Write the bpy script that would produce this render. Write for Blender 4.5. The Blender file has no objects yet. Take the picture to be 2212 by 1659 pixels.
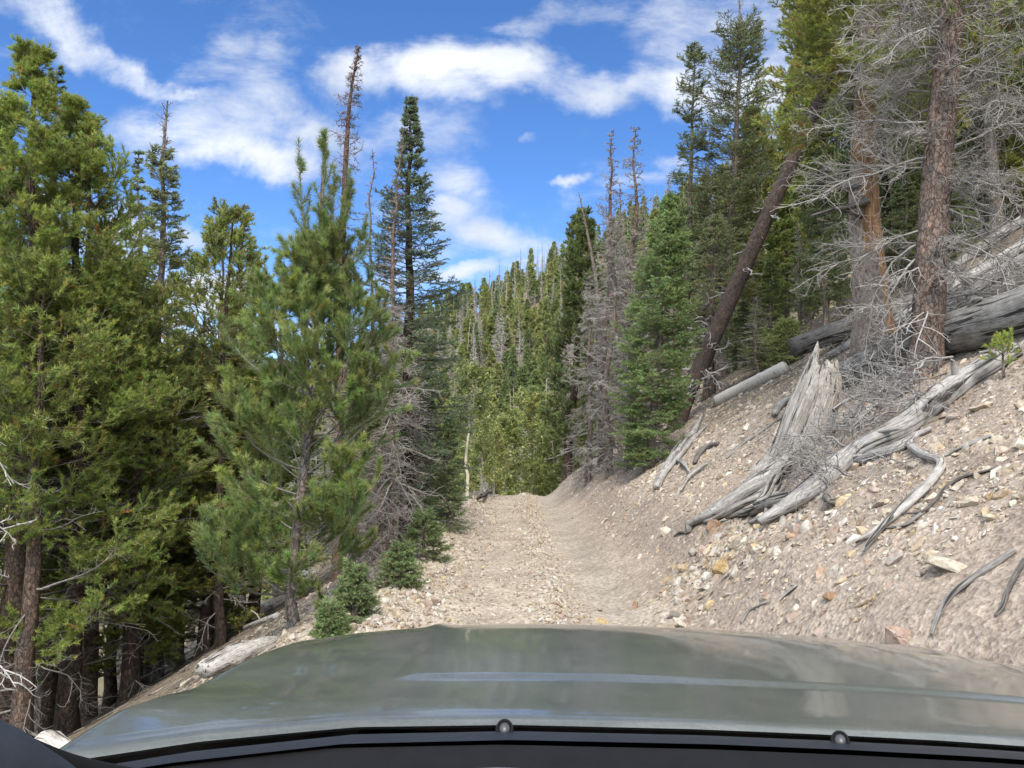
EXPOSURE = 1.76
SUN, SUN_ANGLE = 1.5, 18.0
SKY_STR, SKY_SAT, SKY_VAL, SKY_HUE = 0.11, 1.2, 0.69, 0.505
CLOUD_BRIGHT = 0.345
import bpy, bmesh, math, random
import numpy as np
from mathutils import Vector, Matrix

C = bpy.context.scene.collection
R = math.radians
# ------------------------------------------------------------------ camera model
F = 1661.0
PITCH = R(4.49)
CP, SP = math.cos(PITCH), math.sin(PITCH)
CAM = np.array([0.0, 0.0, 1.5])


def ray(px, py):
    """direction (per unit of forward distance) through a pixel of the 2212 x 1659 view of the photograph"""
    cx = (px - 1106.0) / F
    cy = (829.5 - py) / F
    y = CP - SP * cy
    return np.array([cx / y, 1.0, (SP + CP * cy) / y])


def at(px, py, Y):
    return CAM + ray(px, py) * Y


# ------------------------------------------------------------------ ground
_nr = np.random.RandomState(5)


def _waves(n, kmin, kmax, seed):
    r = np.random.RandomState(seed)
    k = np.exp(r.uniform(math.log(kmin), math.log(kmax), n))
    a = r.uniform(0, 2 * math.pi, n)
    return k * np.cos(a), k * np.sin(a), r.uniform(0, 2 * math.pi, n), (kmin / k) ** 0.8


W1 = _waves(14, 0.5, 3.0, 1)
W2 = _waves(18, 4.0, 16.0, 2)
W3 = _waves(12, 0.004, 0.02, 3)
W4 = _waves(12, 0.05, 0.3, 4)


def fld(W, x, y):
    o = 0.0
    for kx, ky, p, a in zip(*W):
        o = o + a * np.sin(kx * x + ky * y + p)
    return o / math.sqrt(len(W[0]))


def softplus(x):
    return np.logaddexp(0.0, x)


def sstep(a, b, x):
    t = np.clip((x - a) / (b - a), 0, 1)
    return t * t * (3 - 2 * t)


def xc(y):
    q = np.maximum(y - 22.0, 0)
    return np.where(q < 18, 0.02 * q * q, 0.02 * 18 * 18 + 0.72 * (q - 18))


def dd(x, y):
    return x - xc(y)


def ground(x, y):
    x = np.asarray(x, float)
    y = np.asarray(y, float)
    d = dd(x, y)
    q = np.maximum(y - 22.0, 0)
    zr = -0.02 * np.minimum(q, 7) ** 2 - 0.28 * np.maximum(q - 7, 0) * np.exp(-np.maximum(q - 7, 0) / 30)
    zr = zr * np.exp(-(d / 9.0) ** 2)
    bump = fld(W1, x, y)
    fine = fld(W2, x, y)
    ft = 1.34 - 0.22 * sstep(15.0, 21.0, y)
    right = 0.62 * 0.16 * softplus((d - ft) / 0.16) + 0.26 * sstep(0.0, 0.75, d - ft)
    right = np.where(d > 22, 0.26 + 0.62 * 20.66 + (d - 22) * 0.5, right)
    left = -0.56 * 0.22 * softplus((-d - 1.62) / 0.22)
    left = np.maximum(left, -48 + 0 * d) if True else left
    mr = sstep(1.2, 2.4, d)
    ml = sstep(1.7, 2.6, -d)
    z = right + left + mr * (0.09 * bump + 0.028 * fine) + ml * (0.10 * bump + 0.03 * fine)
    # road: two tracks, loose gravel berms
    road = 1 - np.maximum(sstep(1.05, 1.5, d), sstep(1.5, 2.0, -d))
    z = z + road * (0.055 * np.exp(-((d - 0.36) / 0.17) ** 2) - 0.05 * np.exp(-((d - 0.95) / 0.3) ** 2)
                    + 0.08 * np.exp(-((d + 1.15) / 0.3) ** 2) - 0.02 * np.exp(-((d + 0.25) / 0.3) ** 2)
                    + 0.012 * fine + 0.015 * bump)
    # foot of the bank: small scree toe
    z = z + 0.03 * np.exp(-((d - 1.35) / 0.25) ** 2)
    z = z + zr
    # facing hillside
    yy = 0.375 * (y - 45) - 0.76 * 9 * softplus((y - 155) / 9.0)
    xs = np.where(x > 45, 45 + (x - 45) * 0.3, x)
    P = yy - 6 + 0.50 * xs + 1.2 * fld(W4, x, y)
    P = np.where(y < 8, P - 50, P)
    k = 1.2
    z = k * np.logaddexp(z / k, P / k)
    # valley floor and far mountains
    flo = -46 + 3 * fld(W3, x, y)
    mt = 330 * sstep(900, 2500, y) * (1 + 0.28 * fld(W3, x * 0.6, y * 0.4)) + 60 * sstep(350, 900, y) * (0.5 + 0.5 * fld(W3, x + 300, y))
    flo = flo + np.maximum(mt, 0) * sstep(500, -100, x)
    z = 3.0 * np.logaddexp(z / 3.0, flo / 3.0)
    return z


def g1(x, y):
    return float(ground(x, y))


def on_ground(px, py, h=0.0, y0=3.0, y1=140.0):
    """first point along the pixel's ray that is h above the ground"""
    r = ray(px, py)
    Y = np.exp(np.linspace(math.log(y0), math.log(y1), 1500))
    z = CAM[2] + r[2] * Y - ground(r[0] * Y, Y) - h
    i = np.argmax(z < 0)
    if z[i] >= 0:
        i = len(Y) - 1
    if i == 0:
        return CAM + r * Y[0]
    a, b = z[i - 1], z[i]
    t = a / (a - b)
    return CAM + r * (Y[i - 1] + t * (Y[i] - Y[i - 1]))


# ------------------------------------------------------------------ mesh buffer
class MB:
    """collects vertices, triangles and quads with a colour and a local-axis coordinate, then links ONE mesh object"""

    def __init__(self):
        self.V, self.T, self.Q, self.CO, self.ST = [], [], [], [], []
        self.mt, self.mq = [], []
        self.n = 0

    def add(self, V, tri=None, quad=None, col=(1, 1, 1), st=None, mat=0):
        V = np.asarray(V, np.float32).reshape(-1, 3)
        m = len(V)
        col = np.asarray(col, np.float32)
        if col.ndim == 1:
            col = np.broadcast_to(col, (m, 3))
        self.V.append(V)
        self.CO.append(col.reshape(-1, 3))
        self.ST.append(np.zeros((m, 3), np.float32) + V if st is None else np.asarray(st, np.float32).reshape(-1, 3))
        if tri is not None:
            tri = np.asarray(tri, np.int64).reshape(-1, 3)
            self.T.append(tri + self.n)
            self.mt.append(np.full(len(tri), mat, np.int32))
        if quad is not None:
            quad = np.asarray(quad, np.int64).reshape(-1, 4)
            self.Q.append(quad + self.n)
            self.mq.append(np.full(len(quad), mat, np.int32))
        self.n += m

    def mesh(self, name, mats, origin=(0, 0, 0), smooth=True):
        me = bpy.data.meshes.new(name)
        V = np.concatenate(self.V) - np.asarray(origin, np.float32)
        T = np.concatenate(self.T) if self.T else np.zeros((0, 3), np.int64)
        Q = np.concatenate(self.Q) if self.Q else np.zeros((0, 4), np.int64)
        mi = np.concatenate(self.mt + self.mq)
        me.vertices.add(len(V))
        me.vertices.foreach_set("co", V.ravel())
        me.loops.add(T.size + Q.size)
        me.loops.foreach_set("vertex_index", np.concatenate([T.ravel(), Q.ravel()]).astype(np.int32))
        me.polygons.add(len(T) + len(Q))
        ls = np.concatenate([np.arange(len(T)) * 3, T.size + np.arange(len(Q)) * 4]).astype(np.int32)
        me.polygons.foreach_set("loop_start", ls)
        me.polygons.foreach_set("use_smooth", np.full(len(ls), bool(smooth)))
        for m in mats:
            me.materials.append(m)
        me.polygons.foreach_set("material_index", mi)
        a = me.attributes.new("col", "FLOAT_COLOR", "POINT")
        c = np.ones((len(V), 4), np.float32)
        c[:, :3] = np.concatenate(self.CO)
        a.data.foreach_set("color", c.ravel())
        a = me.attributes.new("st", "FLOAT_VECTOR", "POINT")
        a.data.foreach_set("vector", np.concatenate(self.ST).astype(np.float32).ravel())
        me.update(calc_edges=True)
        return me

    def obj(self, name, mats, parent=None, origin=(0, 0, 0), smooth=True):
        me = self.mesh(name, mats, origin, smooth)
        o = bpy.data.objects.new(name, me)
        C.objects.link(o)
        if parent is not None:
            o.parent = parent
        else:
            o.location = origin
        return o


def tag(o, label=None, cat=None, group=None, kind=None):
    if label:
        o["label"] = label
    if cat:
        o["category"] = cat
    if group:
        o["group"] = group
    if kind:
        o["kind"] = kind
    return o


def thing(name, label, cat, loc, group=None):
    o = bpy.data.objects.new(name, None)
    C.objects.link(o)
    o.empty_display_size = 0.3
    o.location = loc
    return tag(o, label, cat, group)


def nrm(v):
    return v / np.maximum(np.linalg.norm(v, axis=-1, keepdims=True), 1e-9)


# ------------------------------------------------------------------ tubes and branching (all batched)
def ptan(P):
    return nrm(np.gradient(P, axis=1))


def tubes(mb, P, Rr, S=6, col=(1, 1, 1), mat=0, flat=None, cap=False, rnoise=0.0, rng=None):
    """P (B,K,3) centre lines, Rr (B,K) radii; flat squeezes the section"""
    P = np.asarray(P, float)
    if P.ndim == 2:
        P = P[None]
        Rr = np.asarray(Rr)[None]
    B, K, _ = P.shape
    T = ptan(P)
    m = np.abs(nrm(P[:, -1] - P[:, 0])[:, 2]) > 0.75
    ref = np.where(m[:, None], np.array([1.0, 0.13, 0]), np.array([0, 0, 1.0]))[:, None]
    N = nrm(np.cross(T, ref))
    Bn = np.cross(T, N)
    th = np.arange(S) * 2 * math.pi / S
    rr = np.repeat(np.broadcast_to(np.asarray(Rr, float), (B, K))[:, :, None], S, 2)
    if rnoise and rng is not None:
        rr = rr * (1 + rnoise * rng.randn(B, K, S) * (0.6 if K > 3 else 0))
    fl = 1.0 if flat is None else flat
    cs, sn = np.cos(th), np.sin(th) * fl
    V = P[:, :, None] + rr[..., None] * (cs[None, None, :, None] * N[:, :, None] + sn[None, None, :, None] * Bn[:, :, None])
    ln = np.concatenate([np.zeros((B, 1)), np.cumsum(np.linalg.norm(np.diff(P, axis=1), axis=2), 1)], 1)
    off = (np.arange(B) * 1.37)[:, None]
    st = np.stack([rr * cs, rr * sn, np.repeat((ln + off)[:, :, None], S, 2)], -1)
    idx = np.arange(B * K * S).reshape(B, K, S)
    a = idx[:, :-1]
    b = idx[:, 1:]
    quad = np.stack([a, np.roll(a, -1, 2), np.roll(b, -1, 2), b], -1)
    col = np.asarray(col, float)
    if col.ndim == 2 and col.shape[0] == B:
        col = np.broadcast_to(col[:, None, None], (B, K, S, 3)).reshape(-1, 3)
    elif col.ndim == 3:
        col = np.broadcast_to(col[:, :, None], (B, K, S, 3)).reshape(-1, 3)
    tri = None
    if cap:
        V = V.reshape(-1, 3)
        tri = []
        extra, est = [], []
        nb = B * K * S
        for bi in range(B):
            for kk, c in ((0, P[bi, 0]), (K - 1, P[bi, -1])):
                ring = idx[bi, kk]
                extra.append(c)
                est.append([0, 0, ln[bi, kk]])
                ci = nb + len(extra) - 1
                for s in range(S):
                    tri.append([ci, ring[(s + 1) % S], ring[s]] if kk == 0 else [ci, ring[s], ring[(s + 1) % S]])
        V = np.concatenate([V, np.array(extra)])
        st = np.concatenate([st.reshape(-1, 3), np.array(est)])
        if col.ndim == 2:
            col = np.concatenate([col, col[:1].repeat(len(extra), 0)])
    mb.add(V, tri=tri, quad=quad, col=col, st=st, mat=mat)


def pinterp(P, s):
    """P (B,K,3), s (B,M) -> (B,M,3)"""
    K = P.shape[1]
    u = np.clip(s, 0, 0.9999) * (K - 1)
    i = u.astype(int)
    f = (u - i)[..., None]
    bi = np.arange(P.shape[0])[:, None]
    return P[bi, i] * (1 - f) + P[bi, i + 1] * f


def grow(P, s, L, beta, rng, K=4, flat=True, roll=0.25, up=0.0, curl=0.3, cup=0.0, alt=True):
    """children of every curve in P at parameters s (B,M) with lengths L and angles beta -> (B*M,K,3)"""
    B, M = s.shape
    A = pinterp(P, s)
    T = pinterp(ptan(P), s)
    z = np.array([0, 0, 1.0])
    side = np.cross(T, z)
    bad = np.linalg.norm(side, axis=-1, keepdims=True) < 0.15
    side = nrm(np.where(bad, np.array([1.0, 0.2, 0]), side))
    upn = np.cross(side, T)
    if flat:
        psi = (np.arange(M)[None] % 2) * math.pi + rng.randn(B, M) * roll
    else:
        psi = rng.uniform(0, 2 * math.pi, (B, M))
    sd = np.cos(psi)[..., None] * side + np.sin(psi)[..., None] * upn
    D = T * np.cos(beta)[..., None] + sd * np.sin(beta)[..., None] + z * up
    D = nrm(D).reshape(B * M, 3)
    c = rng.randn(B * M, 3) * curl + np.array([0, 0, cup])
    t = np.linspace(0, 1, K - 1)
    dirs = nrm(D[:, None] + c[:, None] * t[None, :, None])
    st = (L.reshape(-1) / (K - 1))[:, None, None]
    pts = np.concatenate([np.zeros((B * M, 1, 3)), np.cumsum(dirs * st, 1)], 1)
    return A.reshape(-1, 1, 3) + pts


def taper(L, r0, r1, K):
    t = np.linspace(0, 1, K)
    r0 = np.asarray(r0, float).reshape(-1, 1)
    return r0 * (1 - t) + r1 * t


def needles(mb, A, D, n, L, w, ang, rng, col, mat=0, spread=0.25, up=0.0, jit=0.12):
    """n flat needles round every twig segment A -> A+D"""
    M = len(A)
    if M == 0:
        return
    dl = np.linalg.norm(D, axis=1, keepdims=True)
    T = D / np.maximum(dl, 1e-6)
    ref = np.where(np.abs(T[:, 2:3]) > 0.8, np.array([1.0, 0, 0]), np.array([0, 0, 1.0]))
    U = nrm(np.cross(T, ref))
    W = np.cross(T, U)
    t = (np.arange(n)[None] + rng.uniform(0, 1, (M, n))) / n
    ph = rng.uniform(0, 2 * math.pi, (M, n))
    al = ang * (1.15 - 0.5 * t) + rng.randn(M, n) * spread
    rad = np.cos(ph)[..., None] * U[:, None] + np.sin(ph)[..., None] * W[:, None]
    d = T[:, None] * np.cos(al)[..., None] + rad * np.sin(al)[..., None]
    d[..., 2] += up
    d = nrm(d)
    p = A[:, None] + D[:, None] * t[..., None]
    sdv = nrm(np.cross(d, rng.randn(M, n, 3)))
    ll = L * rng.uniform(0.75, 1.15, (M, n, 1))
    V = np.stack([p - sdv * w * 0.5, p + sdv * w * 0.5, p + d * ll], 2)
    cc = np.asarray(col)[:, None] * (1 + jit * rng.randn(M, n, 1))
    cc = np.clip(cc, 0.004, 1)
    cc = np.repeat(cc[:, :, None], 3, 2)
    N = M * n
    tri = np.arange(N * 3).reshape(N, 3)
    mb.add(V.reshape(-1, 3), tri=tri, col=cc.reshape(-1, 3), mat=mat)


def smooth_path(pts, K):
    """Catmull-Rom through the points, K samples"""
    p = np.asarray(pts, float)
    if len(p) == 2:
        t = np.linspace(0, 1, K)[:, None]
        return p[0] * (1 - t) + p[1] * t
    q = np.concatenate([[2 * p[0] - p[1]], p, [2 * p[-1] - p[-2]]])
    u = np.linspace(0, len(p) - 1 - 1e-6, K)
    i = u.astype(int)
    f = (u - i)[:, None]
    a, b, c, d = q[i], q[i + 1], q[i + 2], q[i + 3]
    return 0.5 * ((2 * b) + (c - a) * f + (2 * a - 5 * b + 4 * c - d) * f ** 2 + (3 * b - a - 3 * c + d) * f ** 3)


def lin(v, K):
    v = np.asarray(v, float)
    return np.interp(np.linspace(0, 1, K), np.linspace(0, 1, len(v)), v)


# ------------------------------------------------------------------ materials
def newmat(name):
    m = bpy.data.materials.new(name)
    m.use_nodes = True
    nt = m.node_tree
    nt.nodes.clear()
    return m, nt, nt.nodes, nt.links


def nd(nt, typ, **kw):
    n = nt.nodes.new(typ)
    for k, v in kw.items():
        if k.startswith("i_"):
            n.inputs[k[2:].replace("_", " ")].default_value = v
        else:
            setattr(n, k, v)
    return n


def ramp(nt, fac, stops):
    n = nt.nodes.new("ShaderNodeValToRGB")
    e = n.color_ramp.elements
    while len(e) < len(stops):
        e.new(0.5)
    for el, (p, c) in zip(e, stops):
        el.position = p
        el.color = (*c, 1) if len(c) == 3 else c
    nt.links.new(fac, n.inputs[0])
    return n.outputs[0]


def mulcol(nt, a, b, fac=1.0, mode="MULTIPLY"):
    n = nt.nodes.new("ShaderNodeMix")
    n.data_type = "RGBA"
    n.blend_type = mode
    n.inputs[0].default_value = fac if not hasattr(fac, "is_linked") else 0
    if hasattr(fac, "is_linked"):
        nt.links.new(fac, n.inputs[0])
    for v, i in ((a, 6), (b, 7)):
        if hasattr(v, "is_linked"):
            nt.links.new(v, n.inputs[i])
        else:
            n.inputs[i].default_value = (*v, 1)
    return n.outputs[2]


def coord(nt, attr="st", scale=(1, 1, 1)):
    a = nd(nt, "ShaderNodeAttribute", attribute_name=attr)
    mp = nt.nodes.new("ShaderNodeMapping")
    mp.inputs["Scale"].default_value = scale
    nt.links.new(a.outputs["Vector"], mp.inputs[0])
    return mp.outputs[0]


def noise(nt, vec, scale, detail=4, rough=0.6, dist=0.0):
    n = nd(nt, "ShaderNodeTexNoise", i_Scale=scale, i_Detail=detail, i_Roughness=rough, i_Distortion=dist)
    nt.links.new(vec, n.inputs["Vector"])
    return n.outputs["Fac"]


def bump(nt, h, dist, strength=1.0, prev=None):
    n = nd(nt, "ShaderNodeBump", i_Strength=strength, i_Distance=dist)
    nt.links.new(h, n.inputs["Height"])
    if prev is not None:
        nt.links.new(prev, n.inputs["Normal"])
    return n.outputs[0]


def finish(nt, col, rough=0.85, normal=None, spec=0.25, **kw):
    b = nd(nt, "ShaderNodeBsdfPrincipled", i_Roughness=rough)
    b.inputs["Specular IOR Level"].default_value = spec
    if hasattr(col, "is_linked"):
        nt.links.new(col, b.inputs["Base Color"])
    else:
        b.inputs["Base Color"].default_value = (*col, 1)
    for k, v in kw.items():
        b.inputs[k.replace("_", " ")].default_value = v
    if normal is not None:
        nt.links.new(normal, b.inputs["Normal"])
    o = nt.nodes.new("ShaderNodeOutputMaterial")
    nt.links.new(b.outputs[0], o.inputs[0])
    return b


def vcol(nt):
    return nd(nt, "ShaderNodeAttribute", attribute_name="col").outputs["Color"]


def leafy(nt, c, rough, tr):
    """a leaf: some light bounces off its face, some comes through it"""
    d = nd(nt, "ShaderNodeBsdfPrincipled", i_Roughness=rough)
    d.inputs["Specular IOR Level"].default_value = 0.3
    nt.links.new(c, d.inputs["Base Color"])
    t = nt.nodes.new("ShaderNodeBsdfTranslucent")
    nt.links.new(mulcol(nt, c, (tr, tr, tr * 0.8)), t.inputs[0])
    mx = nt.nodes.new("ShaderNodeAddShader")
    nt.links.new(d.outputs[0], mx.inputs[0])
    nt.links.new(t.outputs[0], mx.inputs[1])
    o = nt.nodes.new("ShaderNodeOutputMaterial")
    nt.links.new(mx.outputs[0], o.inputs[0])


def m_needle():
    m, nt, N, L = newmat("conifer needles")
    leafy(nt, vcol(nt), 0.5, 0.85)
    return m


def m_bark(name, scale=1.0, dark=(0.42, 0.38, 0.36), light=(1.3, 1.25, 1.2), depth=0.012):
    """scaly bark: ragged plates with dark gaps, on top of the mesh colour"""
    m, nt, N, L = newmat(name)
    v = coord(nt, "st", (1, 1, 0.5))
    n1 = noise(nt, v, 26 * scale, 6, 0.72, 0.6)
    n0 = noise(nt, v, 5 * scale, 4, 0.6, 0.3)
    wv = nt.nodes.new("ShaderNodeVectorMath")
    wv.operation = "MULTIPLY_ADD"
    nn = nd(nt, "ShaderNodeTexNoise", i_Scale=14 * scale, i_Detail=5, i_Roughness=0.7)
    L.new(v, nn.inputs["Vector"])
    L.new(nn.outputs["Color"], wv.inputs[0])
    wv.inputs[1].default_value = (0.09 / scale,) * 3
    L.new(v, wv.inputs[2])
    vo = nd(nt, "ShaderNodeTexVoronoi", feature="DISTANCE_TO_EDGE", i_Scale=24 * scale)
    L.new(wv.outputs[0], vo.inputs["Vector"])
    vc = nd(nt, "ShaderNodeTexVoronoi", i_Scale=24 * scale)
    L.new(wv.outputs[0], vc.inputs["Vector"])
    edge = ramp(nt, vo.outputs["Distance"], [(0.0, (0.0,) * 3), (0.12, (1,) * 3)])
    plate = ramp(nt, n1, [(0.32, dark), (0.5, (1, 1, 1)), (0.7, light)])
    cc = mulcol(nt, vcol(nt), plate)
    cell = ramp(nt, vc.outputs["Color"], [(0.0, (0.6, 0.58, 0.58)), (0.5, (1.0, 0.98, 0.97)), (1.0, (1.35, 1.22, 1.12))])
    cc = mulcol(nt, cc, cell)
    big = ramp(nt, n0, [(0.35, (0.72, 0.78, 0.82)), (0.6, (1.12, 1.0, 0.93))])
    cc = mulcol(nt, cc, big)
    gap = mulcol(nt, (0.5, 0.46, 0.44), (1, 1, 1), edge, "MIX")
    cc = mulcol(nt, cc, gap)
    bm = bump(nt, edge, depth, 0.7)
    bm = bump(nt, n1, depth, 0.9, bm)
    finish(nt, cc, 0.9, bm, 0.15)
    return m


def m_wood(name, dark=(0.28, 0.26, 0.25), light=(1.3, 1.28, 1.25), grain=70, along=2.2):
    """weathered wood with cracks running along the grain, on top of the mesh colour"""
    m, nt, N, L = newmat(name)
    v = coord(nt, "st", (1, 1, along / grain * 1.6))
    n1 = noise(nt, v, grain, 5, 0.6, 2.0)
    n2 = noise(nt, v, grain * 0.3, 3, 0.55, 0.6)
    v3 = coord(nt, "st", (1, 1, 1))
    n3 = noise(nt, v3, 6, 5, 0.65)
    a = ramp(nt, n1, [(0.33, dark), (0.46, (0.84, 0.83, 0.81)), (0.68, light)])
    b = ramp(nt, n2, [(0.38, (0.16, 0.15, 0.14)), (0.43, (0.92, 0.92, 0.92)), (0.75, (1.15, 1.15, 1.15))])
    c = ramp(nt, n3, [(0.3, (0.58, 0.55, 0.52)), (0.5, (0.95, 0.94, 0.93)), (0.7, (1.2, 1.2, 1.22))])
    cc = mulcol(nt, mulcol(nt, mulcol(nt, vcol(nt), a), b), c)
    bm = bump(nt, n2, 0.02, 0.9)
    bm = bump(nt, n1, 0.006, 0.8, bm)
    finish(nt, cc, 0.85, bm, 0.2)
    return m


def m_twig():
    m, nt, N, L = newmat("bare twigs")
    n = noise(nt, coord(nt, "st"), 30, 2)
    c = mulcol(nt, vcol(nt), ramp(nt, n, [(0.3, (0.7, 0.68, 0.66)), (0.7, (1.2, 1.2, 1.2))]))
    finish(nt, c, 0.85, None, 0.15)
    return m


def m_ground():
    m, nt, N, L = newmat("dirt and gravel ground")
    g = nd(nt, "ShaderNodeNewGeometry").outputs["Position"]
    n1 = noise(nt, g, 1.3, 6, 0.65)
    n2 = noise(nt, g, 22, 5, 0.7)
    vo = nd(nt, "ShaderNodeTexVoronoi", i_Scale=34)
    L.new(g, vo.inputs["Vector"])
    a = ramp(nt, n1, [(0.3, (0.72, 0.7, 0.68)), (0.7, (1.18, 1.18, 1.16))])
    b = ramp(nt, n2, [(0.3, (0.55, 0.52, 0.5)), (0.5, (0.98, 0.97, 0.95)), (0.75, (1.35, 1.33, 1.28))])
    c = ramp(nt, vo.outputs["Color"], [(0.1, (0.75, 0.72, 0.7)), (0.6, (1.0, 1.0, 1.0)), (0.95, (1.3, 1.28, 1.22))])
    cc = mulcol(nt, mulcol(nt, mulcol(nt, vcol(nt), a), b), c, 0.8)
    bm = bump(nt, vo.outputs["Distance"], 0.02, 0.5)
    bm = bump(nt, n2, 0.03, 0.8, bm)
    finish(nt, cc, 0.95, bm, 0.1)
    return m


def m_rock():
    m, nt, N, L = newmat("broken rock")
    g = nd(nt, "ShaderNodeNewGeometry").outputs["Position"]
    n1 = noise(nt, g, 28, 5, 0.7)
    n2 = noise(nt, g, 7, 3, 0.6)
    a = ramp(nt, n1, [(0.3, (0.6, 0.55, 0.48)), (0.5, (1, 1, 1)), (0.75, (1.2, 1.18, 1.15))])
    b = ramp(nt, n2, [(0.35, (0.85, 0.75, 0.62)), (0.6, (1.08, 1.08, 1.1))])
    cc = mulcol(nt, mulcol(nt, vcol(nt), a), b)
    finish(nt, cc, 0.9, bump(nt, n1, 0.012, 0.7), 0.15)
    return m


NEEDLE = m_needle()
BARK = m_bark("scaly pine bark")
BARKF = m_bark("fine bark", 1.6, depth=0.006)
WOOD = m_wood("weathered grey wood")
TWIG = m_twig()
GROUND = m_ground()
ROCK = m_rock()
# ------------------------------------------------------------------ scene settings, camera
S = bpy.context.scene
S.render.engine = "CYCLES"
S.cycles.use_denoising = True
try:
    S.cycles.denoiser = "OPENIMAGEDENOISE"
    S.cycles.denoising_input_passes = "RGB_ALBEDO_NORMAL"
    S.cycles.denoising_prefilter = "ACCURATE"
except Exception:
    pass
S.cycles.max_bounces = 6
S.cycles.diffuse_bounces = 4
S.cycles.glossy_bounces = 2
S.cycles.transmission_bounces = 3
S.cycles.use_adaptive_sampling = True
S.cycles.adaptive_threshold = 0.012
S.view_settings.view_transform = "Standard"
S.view_settings.look = "None"
S.view_settings.exposure = EXPOSURE
S.view_settings.gamma = 1
cam = bpy.data.objects.new("camera", bpy.data.cameras.new("camera"))
C.objects.link(cam)
cam.location = CAM
cam.rotation_euler = (R(90) + PITCH, 0, 0)
cam.data.sensor_width = 36
cam.data.lens = 36 * F / 2212
cam.data.clip_start = 0.02
cam.data.clip_end = 20000
S.camera = cam

# ------------------------------------------------------------------ sun and sky
SUN_AZ, SUN_EL = R(180), R(50)      # behind the car, veiled by thin cloud
sd = Vector((math.sin(SUN_AZ) * math.cos(SUN_EL), math.cos(SUN_AZ) * math.cos(SUN_EL), math.sin(SUN_EL)))
sl = bpy.data.lights.new("sun", "SUN")
sl.energy = SUN
sl.angle = R(SUN_ANGLE)
sl.color = (1.0, 0.95, 0.87)
so = bpy.data.objects.new("sun", sl)
C.objects.link(so)
so.rotation_euler = sd.to_track_quat("Z", "Y").to_euler()

w = bpy.data.worlds.new("World")
S.world = w
w.use_nodes = True
nt = w.node_tree
nt.nodes.clear()
L = nt.links


def mth(op, a, b=None, c=None, clamp=False):
    n = nt.nodes.new("ShaderNodeMath")
    n.operation = op
    n.use_clamp = clamp
    for i, v in enumerate((a, b, c)):
        if v is None:
            continue
        if hasattr(v, "is_linked"):
            L.new(v, n.inputs[i])
        else:
            n.inputs[i].default_value = v
    return n.outputs[0]


sky = nt.nodes.new("ShaderNodeTexSky")
sky.sky_type = "NISHITA"
sky.sun_disc = False
sky.sun_elevation = SUN_EL
sky.sun_rotation = SUN_AZ
sky.altitude = 3200
sky.air_density = 1.0
sky.dust_density = 0.2
sky.ozone_density = 2.5
tc = nt.nodes.new("ShaderNodeTexCoord")
sep = nt.nodes.new("ShaderNodeSeparateXYZ")
L.new(tc.outputs["Generated"], sep.inputs[0])
ys = mth("MAXIMUM", sep.outputs[1], 0.05)
comb = nt.nodes.new("ShaderNodeCombineXYZ")
L.new(mth("DIVIDE", sep.outputs[0], ys), comb.inputs[0])
L.new(mth("DIVIDE", sep.outputs[2], ys), comb.inputs[1])
UV = comb.outputs[0]


def wnoise(vec, scale, detail, rough, sc=(1, 1, 1), rot=0.0, loc=(0, 0, 0), out="Fac", dist=0.0):
    mp = nt.nodes.new("ShaderNodeMapping")
    mp.inputs["Scale"].default_value = sc
    mp.inputs["Rotation"].default_value = (0, 0, rot)
    mp.inputs["Location"].default_value = loc
    L.new(vec, mp.inputs[0])
    n = nt.nodes.new("ShaderNodeTexNoise")
    n.inputs["Scale"].default_value = scale
    n.inputs["Detail"].default_value = detail
    n.inputs["Roughness"].default_value = rough
    n.inputs["Distortion"].default_value = dist
    L.new(mp.outputs[0], n.inputs["Vector"])
    return n.outputs[out]


# warp the field a little so that no cloud keeps a clean outline
wc = wnoise(UV, 5.0, 5, 0.6, out="Color")
wm = nt.nodes.new("ShaderNodeVectorMath")
wm.operation = "MULTIPLY_ADD"
L.new(wc, wm.inputs[0])
wm.inputs[1].default_value = (0.20, 0.15, 0)
wb = nt.nodes.new("ShaderNodeVectorMath")
wb.operation = "ADD"
L.new(UV, wb.inputs[0])
wb.inputs[1].default_value = (-0.10, -0.075, 0)
L.new(wb.outputs[0], wm.inputs[2])
UW = wm.outputs[0]

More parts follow.
